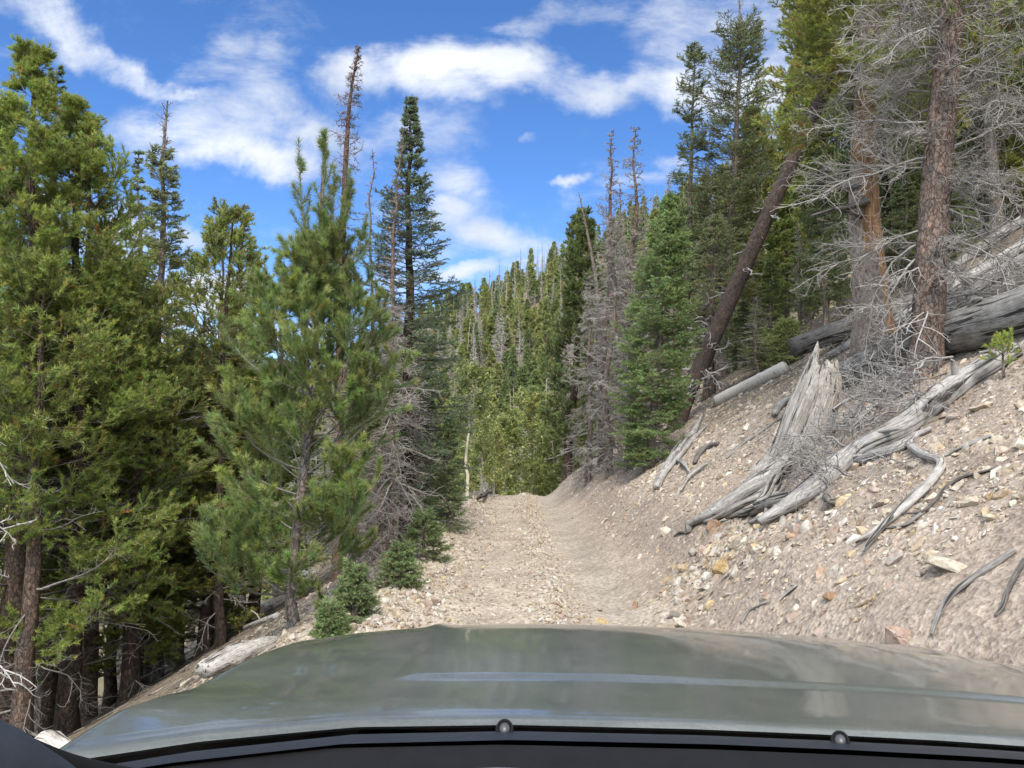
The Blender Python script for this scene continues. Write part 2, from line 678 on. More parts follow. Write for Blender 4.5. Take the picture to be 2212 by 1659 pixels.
# cloud banks: where each stands in the sky (given where the view meets it), its half sizes, tilt and thickness
CLOUDS = [
    # big cumulus over the road
    (800, 150, 100, 58, 8, 1.05), (935, 140, 150, 72, 4, 1.25), (1100, 150, 170, 66, 0, 1.2), (960, 205, 120, 50, -10, 0.9),
    (1290, 185, 190, 55, -4, 1.0), (1460, 180, 190, 60, 2, 0.95), (735, 165, 70, 30, 0, 0.7),
    # bright streak at the upper left
    (150, 85, 230, 46, -26, 0.85), (290, 140, 150, 34, -32, 0.9), (380, 190, 90, 16, -18, 0.85), (30, 30, 150, 50, -20, 0.6),
    # thin puffs beneath it
    (470, 120, 110, 75, 0, 0.82), (560, 190, 130, 80, -20, 0.75), (470, 245, 200, 70, 0, 0.75), (330, 275, 140, 60, 0, 0.75),
    (530, 320, 150, 55, -15, 1.05), (600, 365, 80, 35, -15, 0.90), (600, 110, 70, 50, 0, 0.65), (690, 270, 110, 50, 0, 0.65),
    # upper right
    (1180, 28, 130, 42, 6, 0.8), (1560, 90, 210, 140, 0, 0.72), (1720, 210, 220, 200, 0, 1.0), (2000, 200, 400, 300, 0, 1.0),
    # centre, behind the spruce
    (930, 300, 120, 60, 0, 0.70), (980, 370, 110, 55, 10, 0.70), (860, 290, 90, 60, 0, 0.65), (780, 300, 80, 50, 0, 0.60),
    (1060, 520, 150, 60, -8, 1.10), (960, 470, 70, 55, 0, 0.90), (1000, 605, 110, 26, 12, 1.2), (940, 560, 120, 50, 0, 0.85), (1100, 570, 120, 40, 10, 0.85),
    (1215, 385, 42, 14, 12, 0.77), (1130, 297, 26, 14, 0, 0.65), (1440, 350, 40, 22, 10, 0.65), (1400, 385, 120, 22, 0, 0.55),
    # low clouds behind the left trees
    (480, 640, 75, 55, 0, 1.3), (430, 725, 110, 30, 0, 1.2), (430, 540, 60, 30, 0, 0.8), (60, 460, 200, 130, 0, 0.75), (230, 520, 150, 80, 0, 0.9),
    (600, 720, 200, 60, 0, 0.9), (150, 690, 300, 80, 0, 1.0), (380, 420, 60, 14, -20, 0.5), (840, 640, 120, 60, 0, 0.6),
]
acc = None
for (px, py, rx, ry, rot, wt) in CLOUDS:
    r_ = ray(px, py)
    mp = nt.nodes.new("ShaderNodeMapping")
    mp.vector_type = "TEXTURE"
    mp.inputs["Location"].default_value = (r_[0], r_[2], 0)
    mp.inputs["Rotation"].default_value = (0, 0, R(rot))
    mp.inputs["Scale"].default_value = (rx / F, ry / F, 1)
    L.new(UW, mp.inputs[0])
    ln = nt.nodes.new("ShaderNodeVectorMath")
    ln.operation = "LENGTH"
    L.new(mp.outputs[0], ln.inputs[0])
    mr = nt.nodes.new("ShaderNodeMapRange")
    mr.interpolation_type = "SMOOTHSTEP"
    L.new(ln.outputs["Value"], mr.inputs["Value"])
    mr.inputs["From Min"].default_value = 1.75
    mr.inputs["From Max"].default_value = 0.1
    mr.inputs["To Max"].default_value = wt
    acc = mr.outputs[0] if acc is None else mth("SMOOTH_MAX", acc, mr.outputs[0], 0.18)
puff = wnoise(UV, 7.5, 9, 0.62, sc=(0.8, 1.25, 1), loc=(3.1, 1.7, 0), dist=0.35)
wisp = wnoise(UV, 9.0, 7, 0.68, sc=(0.45, 1.6, 1), rot=R(28), loc=(0.4, 5.0, 0), dist=0.8)
tex = mth("ADD", mth("MULTIPLY", puff, 0.75), mth("MULTIPLY", wisp, 0.25))
den = mth("MULTIPLY_ADD", mth("SUBTRACT", tex, 0.5), 2.9, acc)
mr = nt.nodes.new("ShaderNodeMapRange")
mr.interpolation_type = "SMOOTHSTEP"
L.new(den, mr.inputs["Value"])
mr.inputs["From Min"].default_value = 0.18
mr.inputs["From Max"].default_value = 1.3
front = mr.outputs[0]
# the rest of the sky, out of this view: broken cloud, thickened for fill light
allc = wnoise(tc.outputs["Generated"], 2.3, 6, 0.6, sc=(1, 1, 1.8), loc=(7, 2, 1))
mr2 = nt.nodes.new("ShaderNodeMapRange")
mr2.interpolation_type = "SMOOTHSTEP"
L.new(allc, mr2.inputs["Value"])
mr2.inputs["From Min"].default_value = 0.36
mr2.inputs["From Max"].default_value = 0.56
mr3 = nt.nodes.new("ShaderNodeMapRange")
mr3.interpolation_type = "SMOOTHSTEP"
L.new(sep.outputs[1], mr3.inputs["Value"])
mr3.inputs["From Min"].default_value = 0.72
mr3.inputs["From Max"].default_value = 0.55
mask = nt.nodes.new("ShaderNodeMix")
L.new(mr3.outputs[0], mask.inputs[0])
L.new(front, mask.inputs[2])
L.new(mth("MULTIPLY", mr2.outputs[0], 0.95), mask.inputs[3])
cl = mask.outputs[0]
# clear sky: the air up here is thin and deep blue
sk = nt.nodes.new("ShaderNodeHueSaturation")
sk.inputs["Saturation"].default_value = SKY_SAT
sk.inputs["Value"].default_value = SKY_VAL
sk.inputs["Hue"].default_value = SKY_HUE
L.new(sky.outputs[0], sk.inputs["Color"])
shade = wnoise(UV, 6.0, 5, 0.55, sc=(0.9, 1.1, 1), loc=(9, 3, 0))
cr = nt.nodes.new("ShaderNodeValToRGB")
cr.color_ramp.elements[0].position = 0.32
cr.color_ramp.elements[0].color = (0.60, 0.66, 0.76, 1)
cr.color_ramp.elements[1].position = 0.62
cr.color_ramp.elements[1].color = (0.93, 0.96, 1.0, 1)
L.new(shade, cr.inputs[0])
cs = nt.nodes.new("ShaderNodeVectorMath")
cs.operation = "SCALE"
L.new(cr.outputs[0], cs.inputs[0])
# unseen cloud behind the car is made brighter to add soft frontal fill light
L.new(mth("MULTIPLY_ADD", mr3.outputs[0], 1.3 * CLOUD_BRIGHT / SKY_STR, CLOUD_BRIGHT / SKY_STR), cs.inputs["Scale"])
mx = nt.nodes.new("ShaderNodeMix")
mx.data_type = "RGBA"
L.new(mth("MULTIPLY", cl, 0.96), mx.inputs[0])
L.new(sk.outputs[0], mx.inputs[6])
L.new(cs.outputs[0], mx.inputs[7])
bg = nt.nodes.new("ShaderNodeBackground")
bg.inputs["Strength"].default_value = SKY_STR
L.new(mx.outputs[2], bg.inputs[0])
wo = nt.nodes.new("ShaderNodeOutputWorld")
L.new(bg.outputs[0], wo.inputs[0])
w.cycles.sampling_method = "MANUAL"
w.cycles.sample_map_resolution = 512


# ------------------------------------------------------------------ ground sheet
def axis(a, b, step, lo, hi, growth=1.09):
    xs = list(np.arange(a, b, step))
    s = step
    x = xs[-1]
    while x < hi:
        s *= growth
        x += s
        xs.append(x)
    s = step
    x = xs[0]
    while x > lo:
        s *= growth
        x -= s
        xs.insert(0, x)
    return np.array(xs)


gx = axis(-3.5, 9.5, 0.06, -3500, 900)
gy = axis(4.2, 20.0, 0.07, -250, 5200, 1.045)
GX, GY = np.meshgrid(gx, gy)
GZ = ground(GX, GY)
# broken surface close by
_r = np.random.RandomState(8)
D_ = dd(GX, GY)
near = sstep(45, 12, GY) * sstep(-6, -2, GX)
rough_amt = 0.008 + 0.007 * sstep(1.4, 2.2, D_) + 0.012 * sstep(-0.4, -1.0, D_) - 0.009 * np.exp(-((D_ - 0.95) / 0.3) ** 2)
GZ = GZ + near * rough_amt * np.clip(_r.randn(*GZ.shape), -1.5, 1.5) * 0.8
nx, ny = len(gx), len(gy)
idx = np.arange(nx * ny).reshape(ny, nx)
quad = np.stack([idx[:-1, :-1], idx[:-1, 1:], idx[1:, 1:], idx[1:, :-1]], -1).reshape(-1, 4)


def lerp(a, b, t):
    return np.asarray(a) * (1 - t[..., None]) + np.asarray(b) * t[..., None]


n1 = 0.5 + 0.5 * fld(W1, GX, GY)
n2 = 0.5 + 0.5 * fld(W4, GX * 3, GY * 3)
colr = lerp((0.45, 0.39, 0.32), (0.49, 0.43, 0.355), n1)                           # gravel road
colr = lerp(colr, (0.42, 0.375, 0.32), np.exp(-((D_ - 0.95) / 0.32) ** 2))          # dusty packed track
bank = lerp((0.38, 0.32, 0.27), (0.45, 0.385, 0.33), n1)
duff = lerp((0.15, 0.125, 0.10), (0.22, 0.185, 0.145), n1)
up = sstep(3.8, 6.5, D_ + 1.4 * (n1 - 0.5) + 0.11 * (GY - 9))
bank = lerp(bank, duff, np.clip(up * 0.9, 0, 1))
left = lerp((0.17, 0.14, 0.11), (0.26, 0.22, 0.17), n1)
col = lerp(colr, bank, sstep(1.1, 1.5, D_))
col = lerp(col, left, sstep(1.9, 3.2, -D_))
hill = lerp((0.15, 0.135, 0.085), (0.26, 0.225, 0.15), n2)
col = lerp(col, hill, sstep(26, 40, GY))
mead = lerp((0.24, 0.26, 0.11), (0.30, 0.29, 0.15), n2)
col = lerp(col, mead, sstep(-22, -42, GZ))
far = lerp((0.05, 0.07, 0.055), (0.09, 0.11, 0.09), n2)
col = lerp(col, far, sstep(500, 1000, GY))
col = col * (0.80 + 0.07 * sstep(1.2, 1.8, D_) * (D_ < 8) * (GY < 30) + 0.10 * (np.abs(D_) < 1.6) * (GY < 30))[..., None]
mb = MB()
mb.add(np.stack([GX, GY, GZ], -1), quad=quad, col=col.reshape(-1, 3))
go = mb.obj("ground", [GROUND])
tag(go, "pale gravel track cut across a steep stony mountainside", "ground", kind="structure")


# ------------------------------------------------------------------ rocks
def rock_templates(n, seed):
    out = []
    r = np.random.RandomState(seed)
    for i in range(n):
        bm = bmesh.new()
        p = r.randn(13, 3)
        p = p / np.linalg.norm(p, axis=1, keepdims=True) * r.uniform(0.75, 1.05, (13, 1))
        for q in p:
            bm.verts.new(q)
        bmesh.ops.convex_hull(bm, input=bm.verts)
        for v in [v for v in bm.verts if not v.link_faces]:
            bm.verts.remove(v)
        bmesh.ops.triangulate(bm, faces=bm.faces)
        bm.verts.index_update()
        V = np.array([v.co[:] for v in bm.verts])
        T = np.array([[v.index for v in f.verts] for f in bm.faces])
        bm.free()
        out.append((V, T))
    return out


RT = rock_templates(14, 3)
ROCKCOL = np.array([(0.47, 0.42, 0.34), (0.55, 0.51, 0.44), (0.46, 0.37, 0.24), (0.36, 0.31, 0.26), (0.43, 0.35, 0.30), (0.30, 0.27, 0.24),
                    (0.52, 0.44, 0.31), (0.50, 0.47, 0.42), (0.36, 0.26, 0.18)]) * 0.82
ROCKP = np.array([0.34, 0.21, 0.02, 0.11, 0.12, 0.05, 0.03, 0.11, 0.01])


def rot_mats(n, r, flatness=0.5):
    q = r.randn(n, 4)
    q[:, 1:3] *= flatness
    q /= np.linalg.norm(q, axis=1, keepdims=True)
    a, b, c, d = q.T
    return np.stack([np.stack([1 - 2 * (c * c + d * d), 2 * (b * c - a * d), 2 * (b * d + a * c)], -1),
                     np.stack([2 * (b * c + a * d), 1 - 2 * (b * b + d * d), 2 * (c * d - a * b)], -1),
                     np.stack([2 * (b * d - a * c), 2 * (c * d + a * b), 1 - 2 * (b * b + c * c)], -1)], 1)


def scatter_rocks(mb, x, y, size, r, sink=0.25, bright=1.0, thin=(0.35, 0.8), z=None):
    n = len(x)
    M = rot_mats(n, r)
    sc = size[:, None] * np.stack([r.uniform(0.8, 1.3, n), r.uniform(0.55, 1.0, n), r.uniform(*thin, n)], -1)
    gz = ground(x, y) if z is None else z
    e = 0.05
    nx_ = (ground(x + e, y) - ground(x - e, y)) / (2 * e)
    ci = r.choice(len(ROCKCOL), n, p=ROCKP)
    cl_ = ROCKCOL[ci] * r.uniform(0.8, 1.12, (n, 1)) * bright
    ti = r.randint(0, len(RT), n)
    for t in range(len(RT)):
        k = np.where(ti == t)[0]
        if not len(k):
            continue
        V, T = RT[t]
        P = np.einsum("nij,nvj->nvi", M[k], V[None] * sc[k][:, None])
        P[..., 2] += P[..., 0] * np.clip(nx_[k], -0.8, 0.8)[:, None] * 0.8
        P = P + np.stack([x[k], y[k], gz[k] + (0.5 - sink) * sc[k][:, 2]], -1)[:, None]
        m = len(V)
        F_ = T[None] + (np.arange(len(k)) * m)[:, None, None]
        mb.add(P, tri=F_, col=np.repeat(cl_[k][:, None], m, 1))


def logsize(r, n, a, b, p=2.2):
    """sizes between a and b, many small and few large"""
    u = r.uniform(0, 1, n)
    return a * (1 - u * (1 - (a / b) ** p)) ** (-1 / p)


r = np.random.RandomState(21)
mb = MB()


def yrand(n, y0, y1, pw=1.0):
    return y0 + (y1 - y0) * r.uniform(0, 1, n) ** pw


# left shoulder berm
n = 12500
y = yrand(n, 5.2, 27, 1.3)
x = xc(y) + np.clip(-1.15 + 0.36 * r.randn(n), -2.3, -0.35)
scatter_rocks(mb, x, y, logsize(r, n, 0.013, 0.068, 2.4) * (1 + 0.015 * y), r)
# middle ridge
n = 4200
y = yrand(n, 5.4, 27, 1.2)
x = xc(y) + 0.36 + 0.15 * r.randn(n)
scatter_rocks(mb, x, y, logsize(r, n, 0.011, 0.052, 2.4) * (1 + 0.012 * y), r)
# road bed
n = 7500
y = yrand(n, 5.2, 27, 1.2)
x = xc(y) + r.uniform(-1.3, 1.25, n)
k = np.abs(x - xc(y) - 0.98) > 0.3 * r.uniform(0, 1, n) ** 0.3
scatter_rocks(mb, x[k], y[k], logsize(r, k.sum(), 0.009, 0.04), r, 0.35)
# crest and outer slope of the fill
n = 3000
y = yrand(n, 5.5, 26)
x = xc(y) + r.uniform(-3.4, -1.5, n)
scatter_rocks(mb, x, y, logsize(r, n, 0.02, 0.10), r, 0.3, 0.85)
# cut bank
n = 66000
y = yrand(n, 4.2, 26, 1.15)
x = xc(y) + 1.45 + 7.5 * r.uniform(0, 1, n) ** 1.25
k = r.uniform(0, 1, n) > 0.85 * sstep(5, 8.5, x + 0.11 * (y - 9))
k &= r.uniform(0, 1, n) < 0.12 + 0.88 * sstep(1.7, 2.4, x - xc(y) + 0.25 * fld(W1, x, y))     # the foot of the bank is fine dirt
scatter_rocks(mb, x[k], y[k], logsize(r, k.sum(), 0.010, 0.085, 2.0), r, 0.32, 1.08, (0.25, 0.7))
# scree toe under the stump
for (px, py, rad, n) in ((1535, 1205, 0.42, 260), (1600, 1175, 0.38, 150), (1490, 1250, 0.26, 90), (1690, 1140, 0.4, 70), (1365, 1105, 0.45, 70), (1480, 1330, 0.3, 40)):
    c_ = on_ground(px, py)
    x = c_[0] + rad * r.randn(n) * 0.6
    y = c_[1] + rad * r.randn(n) * 0.75
    scatter_rocks(mb, x, y, logsize(r, n, 0.022, 0.095, 1.7), r, 0.22, 0.95, (0.3, 0.75))
# far hill scree, seen between the trees
n = 1800
y = yrand(n, 40, 110)
x = r.uniform(-25, 30, n) * y / 90
scatter_rocks(mb, x, y, logsize(r, n, 0.15, 0.8), r, 0.3, 0.95)
gr = mb.obj("gravel", [ROCK], smooth=False)
tag(gr, "loose pale gravel and stone chips strewn over road and bank", "gravel", kind="stuff")


def fine_rock(name, label, px, py, wpx, hpx, color, seed, group=None, rot=0.0, parent_z=0.0):
    """one larger rock, seen wpx x hpx in the photograph, sitting where its foot meets the ground"""
    r = np.random.RandomState(seed)
    c = on_ground(px, py)
    s = wpx / F * c[1] / 2
    h = hpx / F * c[1] / 2
    bm = bmesh.new()
    p = r.randn(17, 3)
    p = p / np.linalg.norm(p, axis=1, keepdims=True) * r.uniform(0.8, 1.08, (17, 1))
    for q in p:
        bm.verts.new(q * np.array([s, s * 0.75, h]))
    bmesh.ops.convex_hull(bm, input=bm.verts)
    for v in [v for v in bm.verts if not v.link_faces]:
        bm.verts.remove(v)
    bmesh.ops.bevel(bm, geom=bm.edges[:], offset=min(s, h) * 0.09, segments=1, affect="EDGES")
    bmesh.ops.triangulate(bm, faces=bm.faces)
    bmesh.ops.subdivide_edges(bm, edges=bm.edges[:], cuts=1)
    bm.verts.index_update()
    V = np.array([v.co[:] for v in bm.verts])
    V = V + r.randn(*V.shape) * min(s, h) * 0.025
    bmesh.ops.triangulate(bm, faces=bm.faces)
    T = np.array([[v.index for v in f.verts] for f in bm.faces])
    bm.free()
    a = R(rot)
    V = np.stack([V[:, 0] * math.cos(a) - V[:, 2] * math.sin(a), V[:, 1], V[:, 0] * math.sin(a) + V[:, 2] * math.cos(a)], -1)
    mb = MB()
    mb.add(V + c + np.array([0, 0, h * 0.08]), tri=T, col=color)
    o = mb.obj(name, [ROCK], origin=tuple(c), smooth=False)
    return tag(o, label, "rock", group)


PALE, TAN, PINK, OCHRE, GREY, RUST = (0.41, 0.37, 0.30), (0.35, 0.295, 0.22), (0.33, 0.265, 0.23), (0.40, 0.32, 0.19), (0.27, 0.245, 0.215), (0.24, 0.165, 0.11)
for i, (px, py, wp, hp, c_, lab, ro) in enumerate([
    (2050, 1225, 120, 36, PALE, "long pale slab of rock lying high on the bare bank", -20),
    (1945, 1385, 105, 62, PINK, "large pinkish boulder bedded in the dirt beside the hood", -15),
    (1795, 1290, 42, 26, RUST, "small dark-faced brown block sitting alone mid bank", 5),
    (1565, 1228, 62, 42, OCHRE, "yellow angular block at the centre of the rock pile", 12),
    (1545, 1140, 46, 40, RUST, "rusty red block under the tip of the stump's longest root", 25),
    (1500, 1195, 34, 24, GREY, "grey stone on the edge of the rock pile by the track", 0),
    (1480, 1228, 40, 26, TAN, "tan wedge of rock at the foot of the rock pile", -14),
    (1590, 1165, 44, 22, PALE, "flat pale slab tucked below the stump roots", 18),
    (1640, 1185, 30, 22, PALE, "whitish lump of rock uphill of the yellow block", 0),
    (1720, 1095, 46, 36, TAN, "pointed tan rock wedged under the slender log's root end", 30),
    (1300, 1345, 46, 20, OCHRE, "ochre flat stone lying in the road by the hood", -5),
    (1475, 1350, 56, 16, PALE, "thin whitish shard leaning at the foot of the bank", -38),
    (2010, 912, 60, 34, GREY, "flat lichen-grey slab where the bent white branch begins", 8),
    (2060, 905, 46, 30, GREY, "dark grey block next to the lichen-grey slab", 0),
    (2085, 1090, 60, 30, PINK, "pink-grey stone half buried high on the bank", 20),
    (1990, 1060, 36, 30, GREY, "dark boulder with a hollow below the bent white branch", 0),
    (2120, 880, 70, 24, PALE, "long white stone under the pine seedling", 6),
    (2170, 1075, 50, 34, TAN, "tan block jutting from the bank near the frame edge", 12),
    (1890, 1060, 34, 26, PINK, "pinkish cobble below the short half-buried log", 0),
    (2140, 1120, 38, 20, PALE, "pale cobble beneath the jutting tan block", -10),
    (1660, 1290, 40, 20, PINK, "pinkish flat stone low on the bank by the track", -20),
    (1535, 1310, 30, 26, OCHRE, "ochre lump at the base of the bank below the pile", 40),
    (1440, 1150, 40, 26, PALE, "pale stone at the bank foot near the small fir", -10),
    (880, 1285, 34, 22, PINK, "pinkish stone on the gravel shoulder beside the young pine", 0),
    (905, 1232, 30, 22, TAN, "tan cobble atop the gravel shoulder by the fir saplings", 0),
    (1010, 1165, 26, 18, PINK, "dull red stone on the shoulder crest", 0),
    (830, 1300, 34, 22, PALE, "white cobble low on the gravel shoulder", 10),
]):
    fine_rock("rock", lab, px, py, wp, hp, c_, 100 + i, rot=ro)
# ------------------------------------------------------------------ the car
def m_paint():
    m, nt, N, L = newmat("army green car paint")
    g = nd(nt, "ShaderNodeNewGeometry").outputs["Position"]
    n1 = noise(nt, g, 9, 6, 0.7)
    n2 = noise(nt, g, 260, 2, 0.5)
    dust = mth2(nt, "MULTIPLY", ramp(nt, n1, [(0.35, (0.25,) * 3), (0.75, (1,) * 3)]), ramp(nt, n2, [(0.35, (0.5,) * 3), (0.65, (1,) * 3)]))
    cc = mulcol(nt, (0.066, 0.080, 0.070), (0.22, 0.215, 0.19), mth2(nt, "MULTIPLY_ADD", dust, 0.50, 0.10), "MIX")
    b = finish(nt, cc, 0.34, None, 0.5, Metallic=0.25, Coat_Weight=0.85, Coat_Roughness=0.03)
    rr = mth2(nt, "MULTIPLY_ADD", dust, 0.09, 0.03)
    L.new(rr, b.inputs["Coat Roughness"])
    return m


def mth2(nt, op, a, b=None, c=None):
    n = nt.nodes.new("ShaderNodeMath")
    n.operation = op
    for i, v in enumerate((a, b, c)):
        if v is None:
            continue
        if hasattr(v, "is_linked"):
            nt.links.new(v, n.inputs[i])
        else:
            n.inputs[i].default_value = v
    return n.outputs[0]


def m_plain(name, col, rough, spec=0.4, grain=0.0, **kw):
    m, nt, N, L = newmat(name)
    g = nd(nt, "ShaderNodeNewGeometry").outputs["Position"]
    n1 = noise(nt, g, 30, 5, 0.7)
    cc = mulcol(nt, col, ramp(nt, n1, [(0.3, (0.8, 0.8, 0.8)), (0.7, (1.25, 1.25, 1.22))]))
    bm = None
    if grain:
        bm = bump(nt, noise(nt, g, 900, 2), grain, 0.5)
    finish(nt, cc, rough, bm, spec, **kw)
    return m


PAINT = m_paint()
PLASTIC = m_plain("dusty black cowl plastic", (0.016, 0.018, 0.024), 0.45, 0.4, 0.0008)
RUBBER = m_plain("black rubber", (0.008, 0.008, 0.009), 0.8, 0.2)
DASH = m_plain("dark grey dashboard vinyl", (0.16, 0.185, 0.22), 0.6, 0.35, 0.0006)
TRIM = m_plain("dark pillar trim", (0.035, 0.042, 0.055), 0.65, 0.3, 0.0006)
NOZ = m_plain("dusty grey nozzle", (0.045, 0.048, 0.052), 0.4, 0.5)
DARKM = m_plain("dark underbody", (0.02, 0.02, 0.022), 0.7)
RUB2 = m_plain("tyre rubber", (0.022, 0.022, 0.023), 0.85)
ALLOY = m_plain("grey alloy", (0.25, 0.25, 0.26), 0.35, 0.5, Metallic=0.8)

car = thing("car", "army green car seen from the driver's seat, its long hood pointing up the track", "car", (0.335 - 1.2 * 0.045, 0, 0))
ROLL = 0.045                       # the car leans a little with the camber of the track
car.rotation_euler = (0, ROLL, 0)
CX, HW = 0.335, 0.738


def unroll(p):
    """world point -> the car's own upright coordinates"""
    d = np.asarray(p, float) - np.array([0.335 - 1.2 * ROLL, 0, 0])
    c, q = math.cos(ROLL), math.sin(ROLL)
    return np.array([d[0] * c - d[2] * q + 0.335, d[1], d[0] * q + d[2] * c])


REAR = ([-0.42, -0.40, -0.30, -0.16, 0.0, 0.2, 0.335, 0.47, 0.67, 0.83, 0.97, 1.07, 1.1], [0.685, 0.705, 0.768, 0.828, 0.857, 0.870, 0.872, 0.870, 0.857, 0.828, 0.768, 0.705, 0.685])


def yrear(x):
    return np.interp(x, *REAR)


_hp = smooth_path([(0.45, 0, 1.195), (0.65, 0, 1.194), (0.87, 0, 1.190), (1.0, 0, 1.182), (1.25, 0, 1.166), (1.5, 0, 1.142), (1.7, 0, 1.105), (1.9, 0, 1.04), (2.2, 0, 0.88)], 240)


def hood_z(x, y):
    u = (x - CX) / HW
    z = np.interp(y, _hp[:, 0], _hp[:, 2])
    z = z - np.abs(u) ** 2.6 * (0.030 * sstep(0.80, 1.1, y) + 0.026 * sstep(1.1, 1.7, y))
    # raised centre panel: steps up behind, dies away to the front, with a crease along each side
    sh = sstep(0.675, 0.625, np.abs(u) + 0.03 * (y - 1.0))
    yb_ = y + 0.05 * np.maximum(np.abs(u) - 0.3, 0)
    back = sstep(1.054, 1.068, yb_)
    z = z + sh * back * 0.0048 * sstep(1.8, 1.15, y)
    z = z + 0.006 * np.exp(-((np.abs(u) - 0.655) / 0.028) ** 2) * sstep(1.25, 1.6, y)
    # folded rim along the rear edge
    e = y - yrear(x)
    z = z - 0.006 * np.exp(-(e / 0.009) ** 2) - 0.0012 * np.exp(-((e - 0.025) / 0.004) ** 2)
    return z


def sheet(mb, fx, fy, fz, us, vs, col=(1, 1, 1)):
    U, Vv = np.meshgrid(us, vs)
    P = np.stack([fx(U, Vv), fy(U, Vv), fz(U, Vv)], -1)
    n, m = P.shape[:2]
    idx = np.arange(n * m).reshape(n, m)
    q = np.stack([idx[:-1, :-1], idx[:-1, 1:], idx[1:, 1:], idx[1:, :-1]], -1).reshape(-1, 4)
    mb.add(P, quad=q, col=col)


CO = (0.335, 0, 0)


def hx(u, v):
    return CX + u * HW


def hy(u, v):
    y0 = yrear(CX + u * HW)
    return y0 + v * (2.12 - y0)


mb = MB()
us = np.linspace(-1, 1, 150)
vs = np.linspace(0, 1, 170)
sheet(mb, hx, hy, lambda u, v: hood_z(hx(u, v), hy(u, v)), us, vs)
# folded-down rims: sides and rear
for sgn in (-1, 1):
    sheet(mb, lambda u, v: CX + sgn * (HW - 0.003 * u), lambda u, v: hy(sgn + 0 * u, v), lambda u, v: hood_z(CX + sgn * HW + 0 * u, hy(sgn + 0 * u, v)) - 0.03 * u, np.linspace(0, 1, 3), vs)
sheet(mb, hx, lambda u, v: yrear(hx(u, v)) + 0.004 * v, lambda u, v: hood_z(hx(u, v), yrear(hx(u, v))) - 0.004 * v, us, np.linspace(0, 1, 3))
hood = mb.obj("hood", [PAINT], car, CO)

for sgn in (-1, 1):                                    # fenders outside the hood gap
    mb = MB()
    prof = [(0.005, -0.006), (0.008, -0.003), (0.016, -0.006), (0.026, -0.022), (0.05, -0.065), (0.085, -0.13), (0.105, -0.25), (0.11, -0.45)]
    ys = np.linspace(0.45, 2.1, 80)
    P = np.array([[(CX + sgn * (HW + a), y, hood_z(CX + sgn * HW, np.array(max(y, 0.72))) + b) for a, b in prof] for y in ys])
    n, m = P.shape[:2]
    idx = np.arange(n * m).reshape(n, m)
    q = np.stack([idx[:-1, :-1], idx[:-1, 1:], idx[1:, 1:], idx[1:, :-1]], -1).reshape(-1, 4)
    mb.add(P, quad=q)
    mb.obj("fender", [PAINT], car, CO)
    # wheel below the fender
    wb_ = MB()
    a = np.linspace(0, 2 * math.pi, 49)
    xx = CX + sgn * 0.80
    ring = np.stack([np.full(49, xx), 1.45 + 0.31 * np.cos(a), 0.385 + 0.31 * np.sin(a)], -1)
    tubes(wb_, ring, np.full(49, 0.085), 14)
    wh = wb_.obj("wheel", [RUB2], car, CO)
    rb = MB()
    ang = np.linspace(0, 2 * math.pi, 11)[:-1]
    for t in ang:
        tubes(rb, np.array([[xx, 1.45, 0.385], [xx + sgn * 0.03, 1.45 + 0.22 * math.cos(t), 0.385 + 0.22 * math.sin(t)]]), [0.03, 0.025], 6)
    rb.obj("rim", [ALLOY], wh, CO)

# front end: grille panel, bumper
mb = MB()
sheet(mb, lambda u, v: CX + u * 0.84, lambda u, v: 2.12 + 0.05 * v - 0.10 * np.abs(u) ** 3, lambda u, v: hood_z(np.clip(CX + u * 0.84, CX - HW, CX + HW), 2.12 + 0 * u) - 0.01 - 0.48 * v, np.linspace(-1, 1, 40), np.linspace(0, 1, 8))
mb.obj("grille", [DARKM], car, CO)
mb = MB()
tubes(mb, smooth_path([(CX - 0.9, 1.95, 0.45), (CX - 0.7, 2.2, 0.45), (CX, 2.28, 0.45), (CX + 0.7, 2.2, 0.45), (CX + 0.9, 1.95, 0.45)], 24), np.full(24, 0.11), 12)
mb.obj("bumper", [PAINT], car, CO)
# engine bay floor and side bodies keep light from leaking under the hood
mb = MB()
sheet(mb, lambda u, v: CX + u * 0.7, lambda u, v: 0.62 + 1.4 * v, lambda u, v: 0.75 + 0 * u, np.linspace(-1, 1, 3), np.linspace(0, 1, 3))
sheet(mb, lambda u, v: CX + u * 0.86, lambda u, v: 0.60 + 0 * u, lambda u, v: 0.35 + 0.80 * v, np.linspace(-1, 1, 3), np.linspace(0, 1, 3))
mb.obj("firewall", [DARKM], car, CO)

# cowl between hood and windscreen
mb = MB()


def cow_y(u, v):
    return yrear(CX + u * 0.77) - 0.005 - 0.066 * v


def cow_z(u, v):
    return 1.1785 + 0.016 * v + 0.004 * np.sin(v * 3.1) + 0.0 * u


sheet(mb, lambda u, v: CX + u * 0.77, cow_y, cow_z, np.linspace(-1, 1, 80), np.linspace(0, 1, 8))
sheet(mb, lambda u, v: CX + u * 0.77, lambda u, v: cow_y(u, 0 * v) + 0.03 * v, lambda u, v: cow_z(u, 0 * v) - 0.05 * v, np.linspace(-1, 1, 80), np.linspace(0, 1, 3))
cowl = mb.obj("cowl_panel", [PLASTIC], car, CO)
mb = MB()
sheet(mb, lambda u, v: CX + u * 0.80, lambda u, v: cow_y(u, 1.0) - 0.003 - 0.06 * v, lambda u, v: cow_z(u, 1.0) - 0.004 - 0.006 * v, np.linspace(-1, 1, 80), np.linspace(0, 1, 4))
mb.obj("windscreen_seal", [RUBBER], car, CO)

